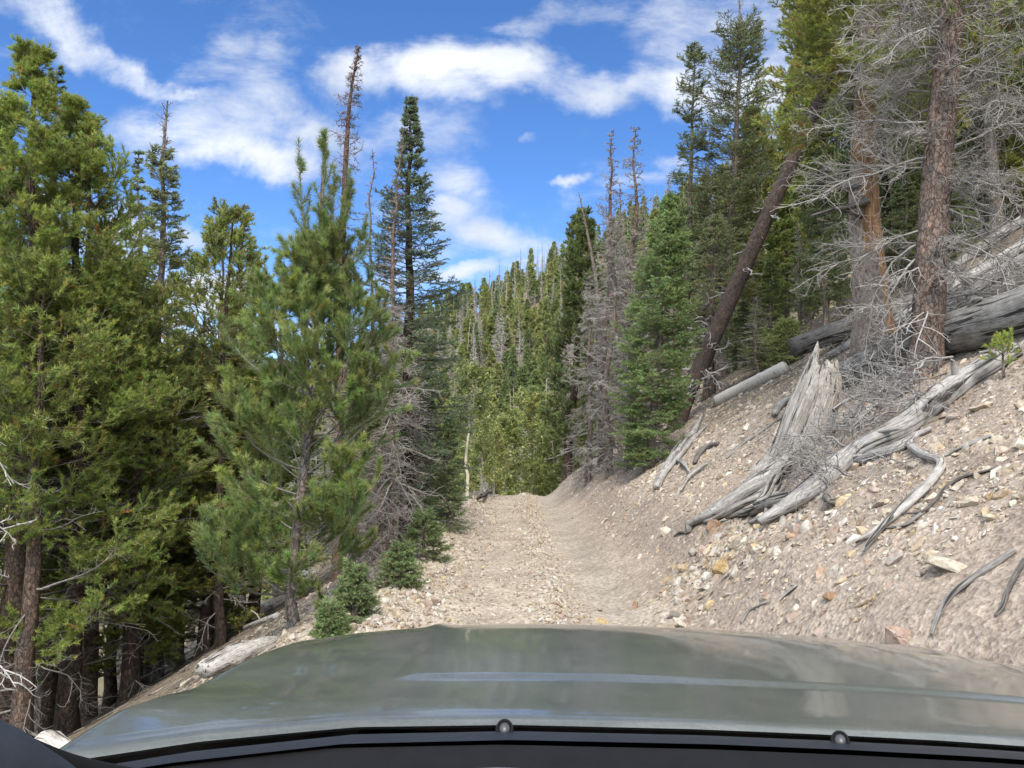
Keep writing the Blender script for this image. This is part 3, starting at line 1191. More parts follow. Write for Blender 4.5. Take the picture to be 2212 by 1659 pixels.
for i, (px, py) in enumerate(((1090, 1576), (1815, 1601))):
    Y = (0.822, 0.830)[i]
    p = unroll(at(px, py, Y))
    d = nrm(unroll(CAM) - p)
    d = nrm(d + np.array([0, 0, 0.55]))
    mb = MB()
    s1 = nrm(np.cross(d, [0, 0, 1.0]))
    s2 = np.cross(s1, d)
    rad, prof = 0.0095, [(1.0, -0.012), (1.0, 0.0), (0.92, 0.0035), (0.75, 0.004), (0.66, 0.0015)]
    a = np.arange(28) * 2 * math.pi / 28

    def lathe(prof, rad):
        P = np.array([[p + s1 * rad * q * math.cos(t) + s2 * rad * q * math.sin(t) * 1.12 + d * h for t in a] for q, h in prof])
        idx = np.arange(len(prof) * 28).reshape(len(prof), 28)
        qd = np.stack([idx[:-1], np.roll(idx[:-1], -1, 1), np.roll(idx[1:], -1, 1), idx[1:]], -1).reshape(-1, 4)
        return P, qd
    P, qd = lathe(prof, rad)
    mb.add(P, quad=qd)
    nz = mb.obj("washer_nozzle", [RUBBER], car, CO)
    mb = MB()
    P, qd = lathe([(0.62, 0.0012), (0.6, 0.003), (0.4, 0.0042), (0.15, 0.005), (0.0, 0.005)], rad)
    mb.add(P, quad=qd)
    mb.obj("nozzle_tip", [NOZ], nz, CO)

# dashboard top with a raised lip
mb = MB()


def dash_z(u, v):
    x = CX + u * 0.8
    lip = 0.010 * sstep(-0.17, -0.02, x) - 0.007 * sstep(0.0, 0.07, x) * sstep(0.55, 0.35, x)
    return 1.1795 + lip + 0.045 * (1 - v)


sheet(mb, lambda u, v: CX + u * 0.8, lambda u, v: 0.10 + v * (yrear(CX + u * 0.77) - 0.125 - 0.10), dash_z, np.linspace(-1, 1, 160), np.linspace(0, 1, 14))
sheet(mb, lambda u, v: CX + u * 0.8, lambda u, v: (yrear(CX + u * 0.77) - 0.125) + 0.004 * v, lambda u, v: dash_z(u, 1 + 0 * v) - 0.05 * v, np.linspace(-1, 1, 160), np.linspace(0, 1, 3))
mb.obj("dashboard", [DASH], car, CO)
# corner trim at the foot of the windscreen pillar with its black seal
mb = MB()
pth = smooth_path([unroll(q) for q in [at(-260, 1600, 0.44), at(-60, 1697, 0.47), at(60, 1760, 0.50), at(200, 1842, 0.54)]], 20)
tubes(mb, pth, lin([0.035, 0.035, 0.034, 0.03], 20), 20, cap=True)
mb.obj("pillar_trim", [TRIM], car, CO)
mb = MB()
pth = smooth_path([unroll(q) for q in [at(-260, 1455, 0.50), at(-60, 1570, 0.52), at(60, 1622, 0.55), at(170, 1662, 0.58), at(330, 1695, 0.62)]], 24)
tubes(mb, pth, lin([0.0085, 0.0085, 0.0085], 24), 10, cap=True)
mb.obj("pillar_seal", [RUBBER], car, CO)
# roof and screen header overhead, out of the picture: they shade the cabin
mb = MB()
sheet(mb, lambda u, v: CX + u * 0.68, lambda u, v: 0.12 - 1.6 * v, lambda u, v: 1.80 + 0.03 * v - 0.05 * np.abs(u) ** 3, np.linspace(-1, 1, 24), np.linspace(0, 1, 12))
mb.obj("roof", [PAINT], car, CO)
# ------------------------------------------------------------------ trees
NBM, NNM, GRM = 1.25, 1.55, np.array([1.52, 1.42, 1.70])
G_OLIVE = (0.082, 0.100, 0.022)
G_PINE = (0.060, 0.098, 0.026)
G_SPRUCE = (0.050, 0.078, 0.038)
G_FIR = (0.060, 0.098, 0.034)
G_DARK = (0.042, 0.062, 0.024)
B_GREY = (0.20, 0.185, 0.165)
B_BROWN = (0.135, 0.112, 0.095)
B_RED = (0.26, 0.165, 0.115)
B_DARK = (0.075, 0.062, 0.052)
T_GREY = (0.30, 0.285, 0.265)
T_WHITE = (0.36, 0.345, 0.32)
T_BROWN = (0.17, 0.14, 0.12)


def trunk_path(H, lean, rng, K=16, wob=0.012, sweep=0.0):
    t = np.linspace(0, 1, K)
    q = np.cumsum(rng.randn(K, 2) * wob * H / math.sqrt(K), 0)
    q = q - q[0] - (q[-1] - q[0]) * t[:, None]
    p = np.zeros((K, 3))
    p[:, 0] = lean[0] * (t + sweep * t * (1 - t)) + q[:, 0]
    p[:, 1] = lean[1] * t + q[:, 1]
    p[:, 2] = H * t
    return p


def pick_shoots(r, n, base, var=0.16, tips=None, brown=0.0, browncol=(0.20, 0.10, 0.035)):
    c = np.asarray(base)[None] * (1 + var * r.randn(n, 1)) * (1 + np.array([0.10, 0.05, 0.10])[None] * r.randn(n, 3))
    k = r.uniform(0, 1, n) < brown
    c[k] = np.asarray(browncol) * r.uniform(0.7, 1.3, (k.sum(), 1))
    return np.clip(c, 0.006, 1)


def conifer(seed, H, r0, prof, kind="pine", lean=(0, 0), c0=0.15, nb=90, elev=(5, 45), curve=35, M=12, sub=3, latf=0.42, latmin=0.10,
            nl=0.055, nw=0.006, nn=26, green=G_PINE, twig=T_BROWN, bark=B_GREY, clump=0.5, dead=0, deadlen=0.8, deadcol=(0.21, 0.195, 0.18), brown=0.01,
            top=1.0, wob=0.012, inner=0.35, S=10, gaps=None, K=7, sweep=0.0, spread=0.25, up=0.0, roll=None, deadtop=0, path=None, tsides=3, ang=None, var=0.2, rtop=0.012,
            deadrange=(0.03, 0.6), deadsub=(9, 4), tips=True, cupx=0.5):
    """returns (trunk buffer, crown buffer, dead-limb buffer or None) in coordinates local to the foot of the tree"""
    r = np.random.RandomState(seed)
    nb = int(nb * NBM)
    nn = nn * NNM
    green = np.asarray(green) * GRM * (np.array([1.12, 1.0, 0.82]) if kind == 'fir' else 1.0)
    tp = trunk_path(H, lean, r, 18, wob, sweep) if path is None else np.asarray(path, float)
    Kt = len(tp)
    tt = np.linspace(0, 1, Kt)
    tb = MB()
    rad = r0 * (1 - tt) ** 0.85 + rtop + r0 * 0.35 * np.exp(-tt * H / 0.22)
    tubes(tb, tp, rad, S, col=np.asarray(bark) * 1.0, rnoise=0.05, rng=r)
    cb = MB()
    # ---- living branches
    hs = c0 + (top - c0) * ((np.arange(nb) + r.uniform(0, 1, nb)) / nb) ** 0.92
    if gaps:
        keep = np.ones(nb, bool)
        for a, b, q in gaps:
            keep &= ~((hs > a) & (hs < b) & (r.uniform(0, 1, nb) < q))
        hs = hs[keep]
    nbr = len(hs)
    wl = np.interp(hs, [p[0] for p in prof], [p[1] for p in prof]) * (1 + clump * (r.uniform(-0.75, 0.45, nbr)))
    wl = np.maximum(wl, 0.06)
    az = np.arange(nbr) * 2.399 + r.randn(nbr) * 0.5
    e = R(elev[0]) + (R(elev[1]) - R(elev[0])) * np.clip((hs - c0) / max(top - c0, 0.01), 0, 1) + r.randn(nbr) * R(9)
    e1 = e + R(curve) * (1 + 0.3 * r.randn(nbr))
    t = np.linspace(0, 1, K - 1)
    el = e[:, None] + (e1 - e)[:, None] * t ** 1.3
    a_ = az[:, None] + np.cumsum(r.randn(nbr, K - 1) * 0.12, 1)
    L = wl / np.clip(np.cos(el).mean(1), 0.6, 1)
    d = np.stack([np.cos(el) * np.cos(a_), np.cos(el) * np.sin(a_), np.sin(el)], -1) * (L / (K - 1))[:, None, None]
    p0 = pinterp(tp[None], hs[None])[0]
    P = np.concatenate([np.zeros((nbr, 1, 3)), np.cumsum(d, 1)], 1) + p0[:, None]
    br = np.clip(0.011 * L ** 0.8, 0.0035, 0.05)
    tubes(cb, P, taper(L, br, 0.002, K), max(tsides, 4), col=np.asarray(bark) * 0.8, mat=1)
    # ---- laterals
    s = inner + (1 - inner) * (np.arange(M)[None] + r.uniform(0, 1, (nbr, M))) / M
    ll = (latf * L[:, None] * (1.05 - 0.75 * s) + latmin) * r.uniform(0.7, 1.25, (nbr, M))
    flat = kind != "pine"
    beta = R(52 if flat else 44) + r.randn(nbr, M) * R(9)
    P2 = grow(P, s, ll, beta, r, 4, flat=True, roll=(0.25 if flat else 0.9) if roll is None else roll, up=up, curl=0.18, cup=0.05 if flat else cupx)
    bt = 1 + 0.0 * hs
    shade = np.repeat(1 + 0.12 * r.randn(nbr), M)
    tubes(cb, P2, taper(ll, 0.0042, 0.0015, 4), tsides, col=np.asarray(twig), mat=1)
    segs = [(P2, ll.reshape(-1), shade)]
    # branch ends carry needles too
    segs.append((P[:, -3:], L * 2 / (K - 1), 1 + 0.1 * r.randn(nbr)))
    if sub:
        B2 = len(P2)
        s2 = 0.3 + 0.7 * (np.arange(sub)[None] + r.uniform(0, 1, (B2, sub))) / sub
        l2 = (ll.reshape(-1, 1) * 0.42 * (1.1 - 0.6 * s2) + latmin * 0.4) * r.uniform(0.7, 1.3, (B2, sub))
        P3 = grow(P2, s2, l2, R(42) + r.randn(B2, sub) * R(10), r, 3, flat=True, roll=(0.3 if flat else 0.9) if roll is None else roll, up=up * 0.6, curl=0.2, cup=0.0 if flat else 0.35)
        segs.append((P3, l2.reshape(-1), np.repeat(shade, sub)))
    # leader
    segs.append((tp[None, -3:], np.array([1.0]), np.ones(1)))
    dens = nn
    for (Q, ln, sh) in segs:
        c = pick_shoots(r, len(Q), green, var, brown=brown) * np.clip(sh, 0.6, 1.5)[:, None]
        j0 = 0 if (kind != "pine" or Q.shape[1] < 4) else 1
        for j in range(j0, Q.shape[1] - 1):
            A = Q[:, j]
            D = Q[:, j + 1] - A
            dl = np.linalg.norm(D, axis=1)
            # needle count by segment length, in three classes
            lo = 0 if kind != "pine" else 0
            want = np.clip(dl * dens / 0.1, 2, None)
            for a, b in ((0, 5), (5, 9), (9, 15), (15, 26), (26, 45), (45, 80), (80, 999)):
                k = np.where((want >= a) & (want < b))[0]
                if len(k):
                    needles(cb, A[k], D[k], max(2, int(round(want[k].mean()))), nl, nw, R(42 if kind == "pine" else 58) if ang is None else R(ang), r, c[k], 0, spread, 0.12 if kind == "pine" else 0.05)
    # every pine shoot ends in a full, paler brush of young needles; firs have paler young tips
    for (Q, ln, sh) in segs[:1] + (segs[2:3] if sub else []):
        A = Q[:, -1]
        D = nrm(Q[:, -1] - Q[:, -2])
        if kind == "pine":
            D = D * 0.045
            c = pick_shoots(r, len(Q), np.asarray(green) * np.array([1.32, 1.26, 1.1]), var * 0.7, brown=brown) * np.clip(sh, 0.6, 1.5)[:, None]
            needles(cb, A - D * 0.5, D, max(7, int(nn * 0.75)), nl * 1.1, nw * 1.15, R(50), r, c, 0, 0.35, 0.12)
        elif tips:
            D = D * nl * 1.6
            c = pick_shoots(r, len(Q), np.asarray(green) * np.array([1.45, 1.5, 1.75]), var * 0.7) * np.clip(sh, 0.7, 1.4)[:, None]
            needles(cb, A - D * 0.6, D, max(5, int(nn * 0.4)), nl, nw * 1.1, R(55), r, c, 0, 0.3, 0.05)
    # ---- dead limbs and dead tops
    db = None
    if dead or deadtop:
        db = MB()
    if dead:
        dead_limbs(db, tp, r, dead, deadlen, deadcol, deadrange, deadsub)
    if deadtop:
        dead_limbs(db, tp, r, deadtop, 0.22, deadcol, (top, 0.99), (4, 0), elev=(35, 55))
    return tb, cb, db


def dead_limbs(mb, tp, r, n, length, col, rng_h=(0.05, 0.6), subs=(10, 4), elev=(-25, 20), curl=0.35, rad=0.014, az=None, K=8, twig=0.0028, hooks=0.5, sides=4, lens=None, droop=0.0):
    """bare grey limbs along a trunk, each with crooked side twigs"""
    hs = rng_h[0] + (rng_h[1] - rng_h[0]) * r.uniform(0, 1, n)
    az_ = r.uniform(0, 2 * math.pi, n) if az is None else az(r, n)
    L = length * r.uniform(0.35, 1.15, n) * np.interp(hs, [0, 1], [1.15, 0.75]) if lens is None else lens
    e = R(elev[0]) + (R(elev[1]) - R(elev[0])) * r.uniform(0, 1, n)
    el = e[:, None] + np.cumsum(r.randn(n, K - 1) * 0.16, 1) + droop * np.linspace(0, 1, K - 1)
    a_ = az_[:, None] + np.cumsum(r.randn(n, K - 1) * 0.2, 1)
    d = np.stack([np.cos(el) * np.cos(a_), np.cos(el) * np.sin(a_), np.sin(el)], -1) * (L / (K - 1))[:, None, None]
    P = np.concatenate([np.zeros((n, 1, 3)), np.cumsum(d, 1)], 1) + pinterp(tp[None], hs[None])[0][:, None]
    br = rad * np.clip(L / max(length, 0.01), 0.3, 1.2)
    cc = np.asarray(col)[None] * (1 + 0.15 * r.randn(n, 1))
    tubes(mb, P, taper(L, br, twig, K), sides + 1, col=cc)
    M = subs[0]
    if M:
        s = 0.15 + 0.85 * (np.arange(M)[None] + r.uniform(0, 1, (n, M))) / M
        l2 = (0.42 * L[:, None] * (1.05 - 0.65 * s) + 0.03) * r.uniform(0.4, 1.3, (n, M))
        P2 = grow(P, s, l2, R(50) + r.randn(n, M) * R(16), r, 5, roll=0.7, curl=curl, cup=-0.1)
        c2 = np.repeat(cc, M, 0) * (1.05 + 0.12 * r.randn(n * M, 1))
        tubes(mb, P2, taper(l2, twig * 1.7, twig * 0.7, 5), sides, col=c2)
        if subs[1]:
            Q = subs[1]
            s3 = 0.2 + 0.8 * (np.arange(Q)[None] + r.uniform(0, 1, (n * M, Q))) / Q
            l3 = (0.45 * l2.reshape(-1, 1) * (1.1 - 0.5 * s3) + 0.02) * r.uniform(0.4, 1.4, (n * M, Q))
            P3 = grow(P2, s3, l3, R(45) + r.randn(n * M, Q) * R(18), r, 4, roll=0.8, curl=curl + hooks, cup=0.1)
            tubes(mb, P3, taper(l3, twig * 1.1, twig * 0.5, 4), 3, col=np.repeat(c2, Q, 0) * 1.05)


def snag(seed, H, r0, lean=(0, 0), n=60, length=0.6, col=T_GREY, bark=B_GREY, subs=(7, 3), rng_h=(0.12, 1.0), elev=(-20, 35), wob=0.02, S=8, twig=0.003, path=None, curl=0.35, rtop=0.006, sides=3, sweep=0.0, prof=None):
    r = np.random.RandomState(seed)
    tp = trunk_path(H, lean, r, 18, wob, sweep) if path is None else np.asarray(path, float)
    tt = np.linspace(0, 1, len(tp))
    tb = MB()
    tubes(tb, tp, r0 * (1 - tt) ** 0.8 + rtop + r0 * 0.3 * np.exp(-tt * H / 0.2), S, col=bark, rnoise=0.06, rng=r)
    db = MB()
    hs = rng_h[0] + (rng_h[1] - rng_h[0]) * (np.arange(n) + r.uniform(0, 1, n)) / n
    w_ = np.interp(hs, [0, 0.25, 0.6, 1], [0.8, 1.0, 0.7, 0.12]) if prof is None else np.interp(hs, [p[0] for p in prof], [p[1] for p in prof])
    L = length * w_ * r.uniform(0.35, 1.2, n)
    az = lambda r_, n_: np.arange(n_) * 2.399 + r_.randn(n_) * 0.5
    r2 = np.random.RandomState(seed + 1)
    K = 7
    e = R(elev[0]) + (R(elev[1]) - R(elev[0])) * np.clip(hs + 0.3 * r.randn(n), 0, 1)
    el = e[:, None] + np.cumsum(r.randn(n, K - 1) * 0.15, 1)
    a_ = az(r, n)[:, None] + np.cumsum(r.randn(n, K - 1) * 0.18, 1)
    d = np.stack([np.cos(el) * np.cos(a_), np.cos(el) * np.sin(a_), np.sin(el)], -1) * (L / (K - 1))[:, None, None]
    P = np.concatenate([np.zeros((n, 1, 3)), np.cumsum(d, 1)], 1) + pinterp(tp[None], hs[None])[0][:, None]
    cc = np.asarray(col)[None] * (1 + 0.15 * r.randn(n, 1))
    tubes(db, P, taper(L, np.clip(0.014 * L, twig * 1.2, 0.03), twig * 0.7, K), 4, col=cc)
    M, Q = subs
    if M:
        s = 0.12 + 0.88 * (np.arange(M)[None] + r.uniform(0, 1, (n, M))) / M
        l2 = (0.4 * L[:, None] * (1.05 - 0.6 * s) + 0.025) * r.uniform(0.4, 1.3, (n, M))
        P2 = grow(P, s, l2, R(52) + r.randn(n, M) * R(16), r, 4, roll=0.7, curl=curl, cup=-0.05)
        c2 = np.repeat(cc, M, 0) * (1.05 + 0.1 * r.randn(n * M, 1))
        tubes(db, P2, taper(l2, twig * 1.2, twig * 0.6, 4), sides, col=c2)
        if Q:
            s3 = 0.2 + 0.8 * (np.arange(Q)[None] + r.uniform(0, 1, (n * M, Q))) / Q
            l3 = (0.45 * l2.reshape(-1, 1) * (1.1 - 0.5 * s3) + 0.02) * r.uniform(0.4, 1.4, (n * M, Q))
            P3 = grow(P2, s3, l3, R(45) + r.randn(n * M, Q) * R(18), r, 4, roll=0.8, curl=curl + 0.3)
            tubes(db, P3, taper(l3, twig * 0.9, twig * 0.5, 4), 3, col=np.repeat(c2, Q, 0))
    return tb, db


def put(name, label, cat, loc, bufs, group=None, bark=BARK):
    """one tree: trunk, crown and dead limbs under an Empty at its foot"""
    t = thing(name, label, cat, loc, group)
    tb, cb, db = bufs
    if tb is not None:
        tb.obj("trunk", [bark], t)
    if cb is not None:
        cb.obj("crown", [NEEDLE, TWIG], t, smooth=False)
    if db is not None:
        db.obj("dead_branches", [TWIG], t)
    return t


def foot(px, Y, dz=-0.12):
    """stand on the ground under image column px at forward distance Y"""
    x = (px - 1106) / F * Y
    return np.array([x, Y, g1(x, Y) + dz])


def stand(px, Y, top):
    """foot position, height and lean so that the tip meets the pixel top"""
    b = foot(px, Y)
    q = at(top[0], top[1], Y)
    return b, q[2] - b[2], (q[0] - b[0], 0.0)


def hero(label, seed, px, Y, top, name="pine_tree", cat="tree", group=None, bark_mat=BARK, **kw):
    b, H, ln = stand(px, Y, top)
    return put(name, label, cat, b, conifer(seed, H, lean=ln, **kw), group, bark_mat)


def hsnag(label, seed, px, Y, top, name="dead_tree", cat="dead tree", group=None, **kw):
    b, H, ln = stand(px, Y, top)
    if "pix" in kw:
        pts = [at(x, y, Y) - b for x, y in kw.pop("pix")]
        kw["path"] = smooth_path([np.zeros(3)] + pts, 22)
    tb, db = snag(seed, H, lean=ln, **kw)
    return put(name, label, cat, b, (tb, None, db), group, BARKF)


# ---------------------------------------------------------------- left side of the track
# young pine on the shoulder, upswept bottle-brush shoots
yb = foot(650, 8.0)
ypath = smooth_path([np.zeros(3)] + [at(x, y, 8.0) - yb for x, y in ((628, 1290), (640, 1150), (664, 960), (680, 780), (688, 600), (695, 430), (702, 300))], 22)
def brush(cb, P, r, nl, nw, n, green, start=0.15, wood=0.013, M=9):
    """an upright leader: thick with needles, with short upswept shoots along it"""
    K = len(P)
    tubes(cb, P, lin([wood, 0.005], K), 6, col=(0.2, 0.19, 0.17), mat=1)
    L = np.linalg.norm(np.diff(P, axis=0), axis=1).sum()
    s = 0.12 + 0.78 * (np.arange(M)[None] + r.uniform(0, 1, (1, M))) / M
    ll = np.clip(0.30 * L * (1.05 - s), 0.06, 0.24) * r.uniform(0.8, 1.2, (1, M))
    P2 = grow(P[None], s, ll, R(38) + r.randn(1, M) * 0.1, r, 7, flat=False, curl=0.1, cup=0.9)
    tubes(cb, P2, taper(ll, 0.006, 0.003, 7), 4, col=(0.2, 0.19, 0.17), mat=1)
    j = int(K * start)
    for A, D, q in ((P[j:-1], P[j + 1:] - P[j:-1], n), (P2[:, :-1].reshape(-1, 3), (P2[:, 1:] - P2[:, :-1]).reshape(-1, 3), n)):
        c = pick_shoots(r, len(A), np.asarray(green) * GRM, 0.10)
        needles(cb, A, D, q, nl, nw, R(58), r, c, 0, 0.2, 0.10)
    tip = np.concatenate([P[-1:], P2[:, -1]])
    td = np.concatenate([nrm(P[-1:] - P[-2:-1]), nrm(P2[:, -1] - P2[:, -2])]) * 0.03
    needles(cb, tip - td, td, n, nl, nw, R(34), r, pick_shoots(r, len(tip), np.asarray(green) * GRM * 1.2, 0.1), 0, 0.3, 0.15)


yg = (0.070, 0.096, 0.029)
ybuf = conifer(11, 5.2, 0.055, [(0.08, 0.78), (0.25, 0.92), (0.45, 0.72), (0.58, 0.40), (0.7, 0.22), (0.78, 0.12)], path=ypath, c0=0.13, top=0.74, nb=62,
               elev=(5, 45), curve=50, M=8, sub=1, latf=0.26, latmin=0.20, nl=0.074, nw=0.0056, nn=46, green=yg, bark=(0.21, 0.20, 0.185), clump=0.75,
               inner=0.45, dead=6, deadlen=0.5, var=0.14, rtop=0.009, brown=0.0, cupx=0.9, spread=0.14, ang=46)
yr_ = np.random.RandomState(12)
for px_pts, dq in (([(692, 520), (697, 430), (702, 340), (703, 283)], 0.0), ([(688, 590), (660, 500), (650, 420), (645, 305)], -0.2), ([(690, 600), (728, 520), (748, 450), (755, 368)], -0.15), ([(690, 660), (745, 590), (775, 530), (792, 465)], 0.1),
                   ([(684, 720), (630, 650), (608, 600), (604, 540)], 0.15), ([(684, 800), (740, 740), (800, 690), (826, 625)], -0.2), ([(690, 560), (712, 500), (720, 430), (722, 360)], 0.25), ([(682, 700), (660, 620), (652, 560), (655, 500)], -0.3),
                   ([(680, 860), (560, 800), (500, 740), (468, 680)], 0.2), ([(676, 980), (760, 930), (820, 880), (838, 780)], 0.1)):
    brush(ybuf[1], smooth_path([at(x, y, 8.0 + dq * k_ / 3) - yb for k_, (x, y) in enumerate(px_pts)], 30), yr_, 0.082, 0.0060, 20, yg)
put("pine_tree", "young bright green pine with upswept shoots at the edge of the gravel shoulder", "tree", yb, ybuf)
# big olive pine filling the left edge
hero("massive olive pine with cone clusters in its tall crown tip, at the far left", 12, 45, 10.0, (78, 118), r0=0.16,
     prof=[(0.15, 1.4), (0.35, 1.6), (0.55, 1.25), (0.66, 1.05), (0.76, 0.75), (0.86, 0.42), (0.93, 0.17), (1, 0.12)], c0=0.17, nb=96, elev=(-10, 22), curve=34, M=11, sub=3,
     latf=0.34, latmin=0.10, nl=0.058, nw=0.0075, nn=17, green=(0.084, 0.112, 0.026), bark=B_DARK, clump=0.6, dead=26, deadlen=1.5, inner=0.4, var=0.18, deadrange=(0.12, 0.5))
hero("broad dense olive pine standing to the right of the massive one, its rounded top lower", 13, 175, 10.8, (168, 235), r0=0.13,
     prof=[(0.15, 1.2), (0.35, 1.25), (0.6, 0.98), (0.75, 0.75), (0.9, 0.36), (1, 0.1)], c0=0.18, nb=88, elev=(-10, 24), curve=32, M=11, sub=3, latf=0.34, nl=0.058, nw=0.0078, nn=16,
     green=(0.078, 0.104, 0.024), bark=B_DARK, clump=0.55, dead=18, deadlen=1.3, inner=0.38)
hero("dark spruce whose narrow tip pokes out between the big left pines", 14, 120, 14.0, (122, 148), name="spruce_tree", kind="fir", r0=0.13,
     prof=[(0.2, 1.3), (0.6, 0.8), (0.85, 0.3), (1, 0.05)], c0=0.3, nb=110, elev=(-12, 30), curve=12, M=14, sub=2, latf=0.35, latmin=0.06, nl=0.028, nw=0.0085, nn=15, green=G_SPRUCE, clump=0.35)
hero("thin ragged half-bare spruce against the sky, just left of the dead-topped one", 15, 285, 18.0, (300, 330), name="spruce_tree", kind="fir", r0=0.10,
     prof=[(0.2, 0.8), (0.6, 0.36), (0.74, 0.28), (0.86, 0.25), (0.94, 0.14), (1, 0.04)], c0=0.35, nb=70, elev=(-12, 35), curve=10, M=11, sub=2, latf=0.35, latmin=0.06, nl=0.032, nw=0.01, nn=14,
     green=G_SPRUCE, clump=0.55, gaps=[(0.78, 0.87, 0.93)], dead=40, deadlen=0.45, deadrange=(0.6, 0.9), deadsub=(5, 2))
b3, H3, l3_ = stand(355, 13.0, (362, 218))
put("spruce_tree", "tall spruce with a forked bare dead top above its narrow crown", "tree", b3,
    conifer(16, H3, 0.11, [(0.2, 1.15), (0.45, 0.85), (0.6, 0.60), (0.7, 0.44), (0.8, 0.28), (0.88, 0.2), (0.92, 0.14)], kind="fir", lean=l3_, c0=0.22, nb=125, top=0.90,
            elev=(-14, 28), curve=14, M=13, sub=2, latf=0.36, latmin=0.06, nl=0.027, nw=0.0085, nn=15, green=(0.070, 0.092, 0.040), clump=0.4, deadtop=26, dead=14, deadlen=0.9, bark=B_GREY))
hero("distant open-crowned spruce standing alone in the gap of sky beside a round white cloud", 17, 530, 21.0, (527, 448), name="spruce_tree", kind="fir", r0=0.12,
     prof=[(0.3, 0.85), (0.55, 0.62), (0.75, 0.42), (0.9, 0.18), (1, 0.03)], c0=0.3, nb=62, elev=(-8, 35), curve=18, M=12, sub=2, latf=0.38, latmin=0.08, nl=0.036, nw=0.012, nn=12, green=(0.062, 0.078, 0.040), clump=0.35,
     dead=20, deadlen=0.8)
hero("tall dark spruce with layered boughs beside the two thin dead trunks", 18, 882, 13.0, (888, 218), name="spruce_tree", kind="fir", r0=0.12,
     prof=[(0.08, 0.85), (0.25, 1.0), (0.42, 0.95), (0.53, 0.88), (0.64, 0.62), (0.75, 0.46), (0.82, 0.28), (0.92, 0.13), (1, 0.03)], c0=0.08, nb=200, elev=(-18, 25), curve=14, M=14, sub=2, latf=0.36, latmin=0.05,
     nl=0.026, nw=0.0085, nn=16, green=(0.044, 0.068, 0.040), bark=B_DARK, clump=0.5, gaps=[(0.78, 0.86, 0.3)], dead=26, deadlen=0.7, deadrange=(0.1, 0.45), brown=0.004)
# dead trees
hsnag("tallest dead trunk by the road, reddish, its tip bent towards the clouds", 31, 735, 13.0, (770, 100), pix=[(733, 800), (738, 560), (748, 330), (758, 200), (776, 100)], r0=0.075, n=120, length=0.5,
      col=(0.19, 0.15, 0.13), bark=(0.17, 0.12, 0.10), subs=(7, 3), rng_h=(0.3, 1), elev=(-35, 25), twig=0.0042)
hsnag("thin grey dead trunk between the reddish one and the dark spruce", 32, 800, 15.0, (804, 322), r0=0.055, n=80, length=0.5, col=T_GREY, bark=B_GREY, subs=(6, 3), rng_h=(0.3, 1), twig=0.004)
hsnag("dead trunk leaning against the left flank of the dark spruce", 33, 818, 12.3, (870, 285), r0=0.062, n=90, length=0.5, col=(0.24, 0.215, 0.19), bark=(0.2, 0.165, 0.14), subs=(6, 3), rng_h=(0.25, 1), twig=0.0038)
hsnag("bushy grey dead spruce, its drooping bare boughs spread over the shoulder below the dark spruce", 34, 850, 11.6, (845, 640), r0=0.06, n=110, length=1.15, col=(0.30, 0.275, 0.25), bark=B_GREY, subs=(11, 4), rng_h=(0.1, 0.98),
      elev=(-38, 5), twig=0.0032, prof=[(0, 0.75), (0.3, 0.8), (0.6, 0.62), (1, 0.25)])
hsnag("grey dead sapling full of fine twigs behind the young pine", 35, 770, 10.8, (775, 700), r0=0.04, n=80, length=0.9, col=(0.27, 0.235, 0.21), bark=B_BROWN, subs=(9, 4), rng_h=(0.1, 0.95), elev=(-30, 10), twig=0.003)
# saplings on the shoulder
for i, (lab, px, py, tx, ty, wd) in enumerate([
    ("small dark fir in front of the white aspen trunk", 968, 1150, 972, 905, 0.42),
    ("knee-high bushy fir sapling spilling over the gravel shoulder", 915, 1210, 925, 1115, 0.46),
    ("low fir sapling just below the bushy one on the shoulder", 865, 1265, 868, 1190, 0.36),
    ("fir sapling on a bare stem right of the young pine's foot", 765, 1345, 768, 1235, 0.30),
    ("tiny fir seedling at the foot of the young pine", 715, 1385, 712, 1325, 0.2),
]):
    g = on_ground(px, py)
    H = at(tx, ty, g[1])[2] - g[2]
    put("fir_sapling", lab, "sapling", g - np.array([0, 0, 0.05]), conifer(60 + i, H + 0.05, 0.022, [(0, wd * 0.8), (0.4, wd * 0.6), (0.8, wd * 0.25), (1, 0.05)], kind="fir", c0=0.06, nb=44 if H < 1.2 else 90, elev=(-8, 35), curve=15, M=9, sub=2,
        latf=0.42, latmin=0.03, nl=0.022, nw=0.0065, nn=15, green=(0.052, 0.078, 0.030), clump=0.35, brown=0.01, rtop=0.004, inner=0.15))

# ---------------------------------------------------------------- right side
# near scaly pine with its mass of dead limbs
sb = on_ground(1998, 812)
Ys = sb[1]
spath = smooth_path([np.zeros(3)] + [at(x, y, Ys) - sb for x, y in ((2004, 640), (2016, 420), (2032, 220), (2052, 0), (2070, -260), (2085, -520), (2095, -800))], 26)
r_ = np.random.RandomState(40)
tt = np.linspace(0, 1, 26)
tb = MB()
tubes(tb, spath, lin([0.195, 0.172, 0.160, 0.152, 0.142, 0.13, 0.11, 0.07, 0.03], 26), 26, col=(0.195, 0.165, 0.147), rnoise=0.04, rng=r_)
db = MB()
side = lambda r, n: np.where(r.uniform(0, 1, n) < 0.45, R(180), 0) + r.randn(n) * R(48) - R(15)
dead_limbs(db, spath, r_, 64, 1.6, (0.27, 0.255, 0.24), (0.12, 0.64), (22, 7), elev=(-28, 18), curl=0.6, rad=0.016, az=side, twig=0.0030, hooks=0.9, droop=-0.25)
dead_limbs(db, spath, r_, 16, 1.2, (0.31, 0.295, 0.28), (0.06, 0.30), (9, 4), elev=(-45, -5), curl=0.6, rad=0.018, az=side, twig=0.0040, hooks=1.0, droop=-0.5)
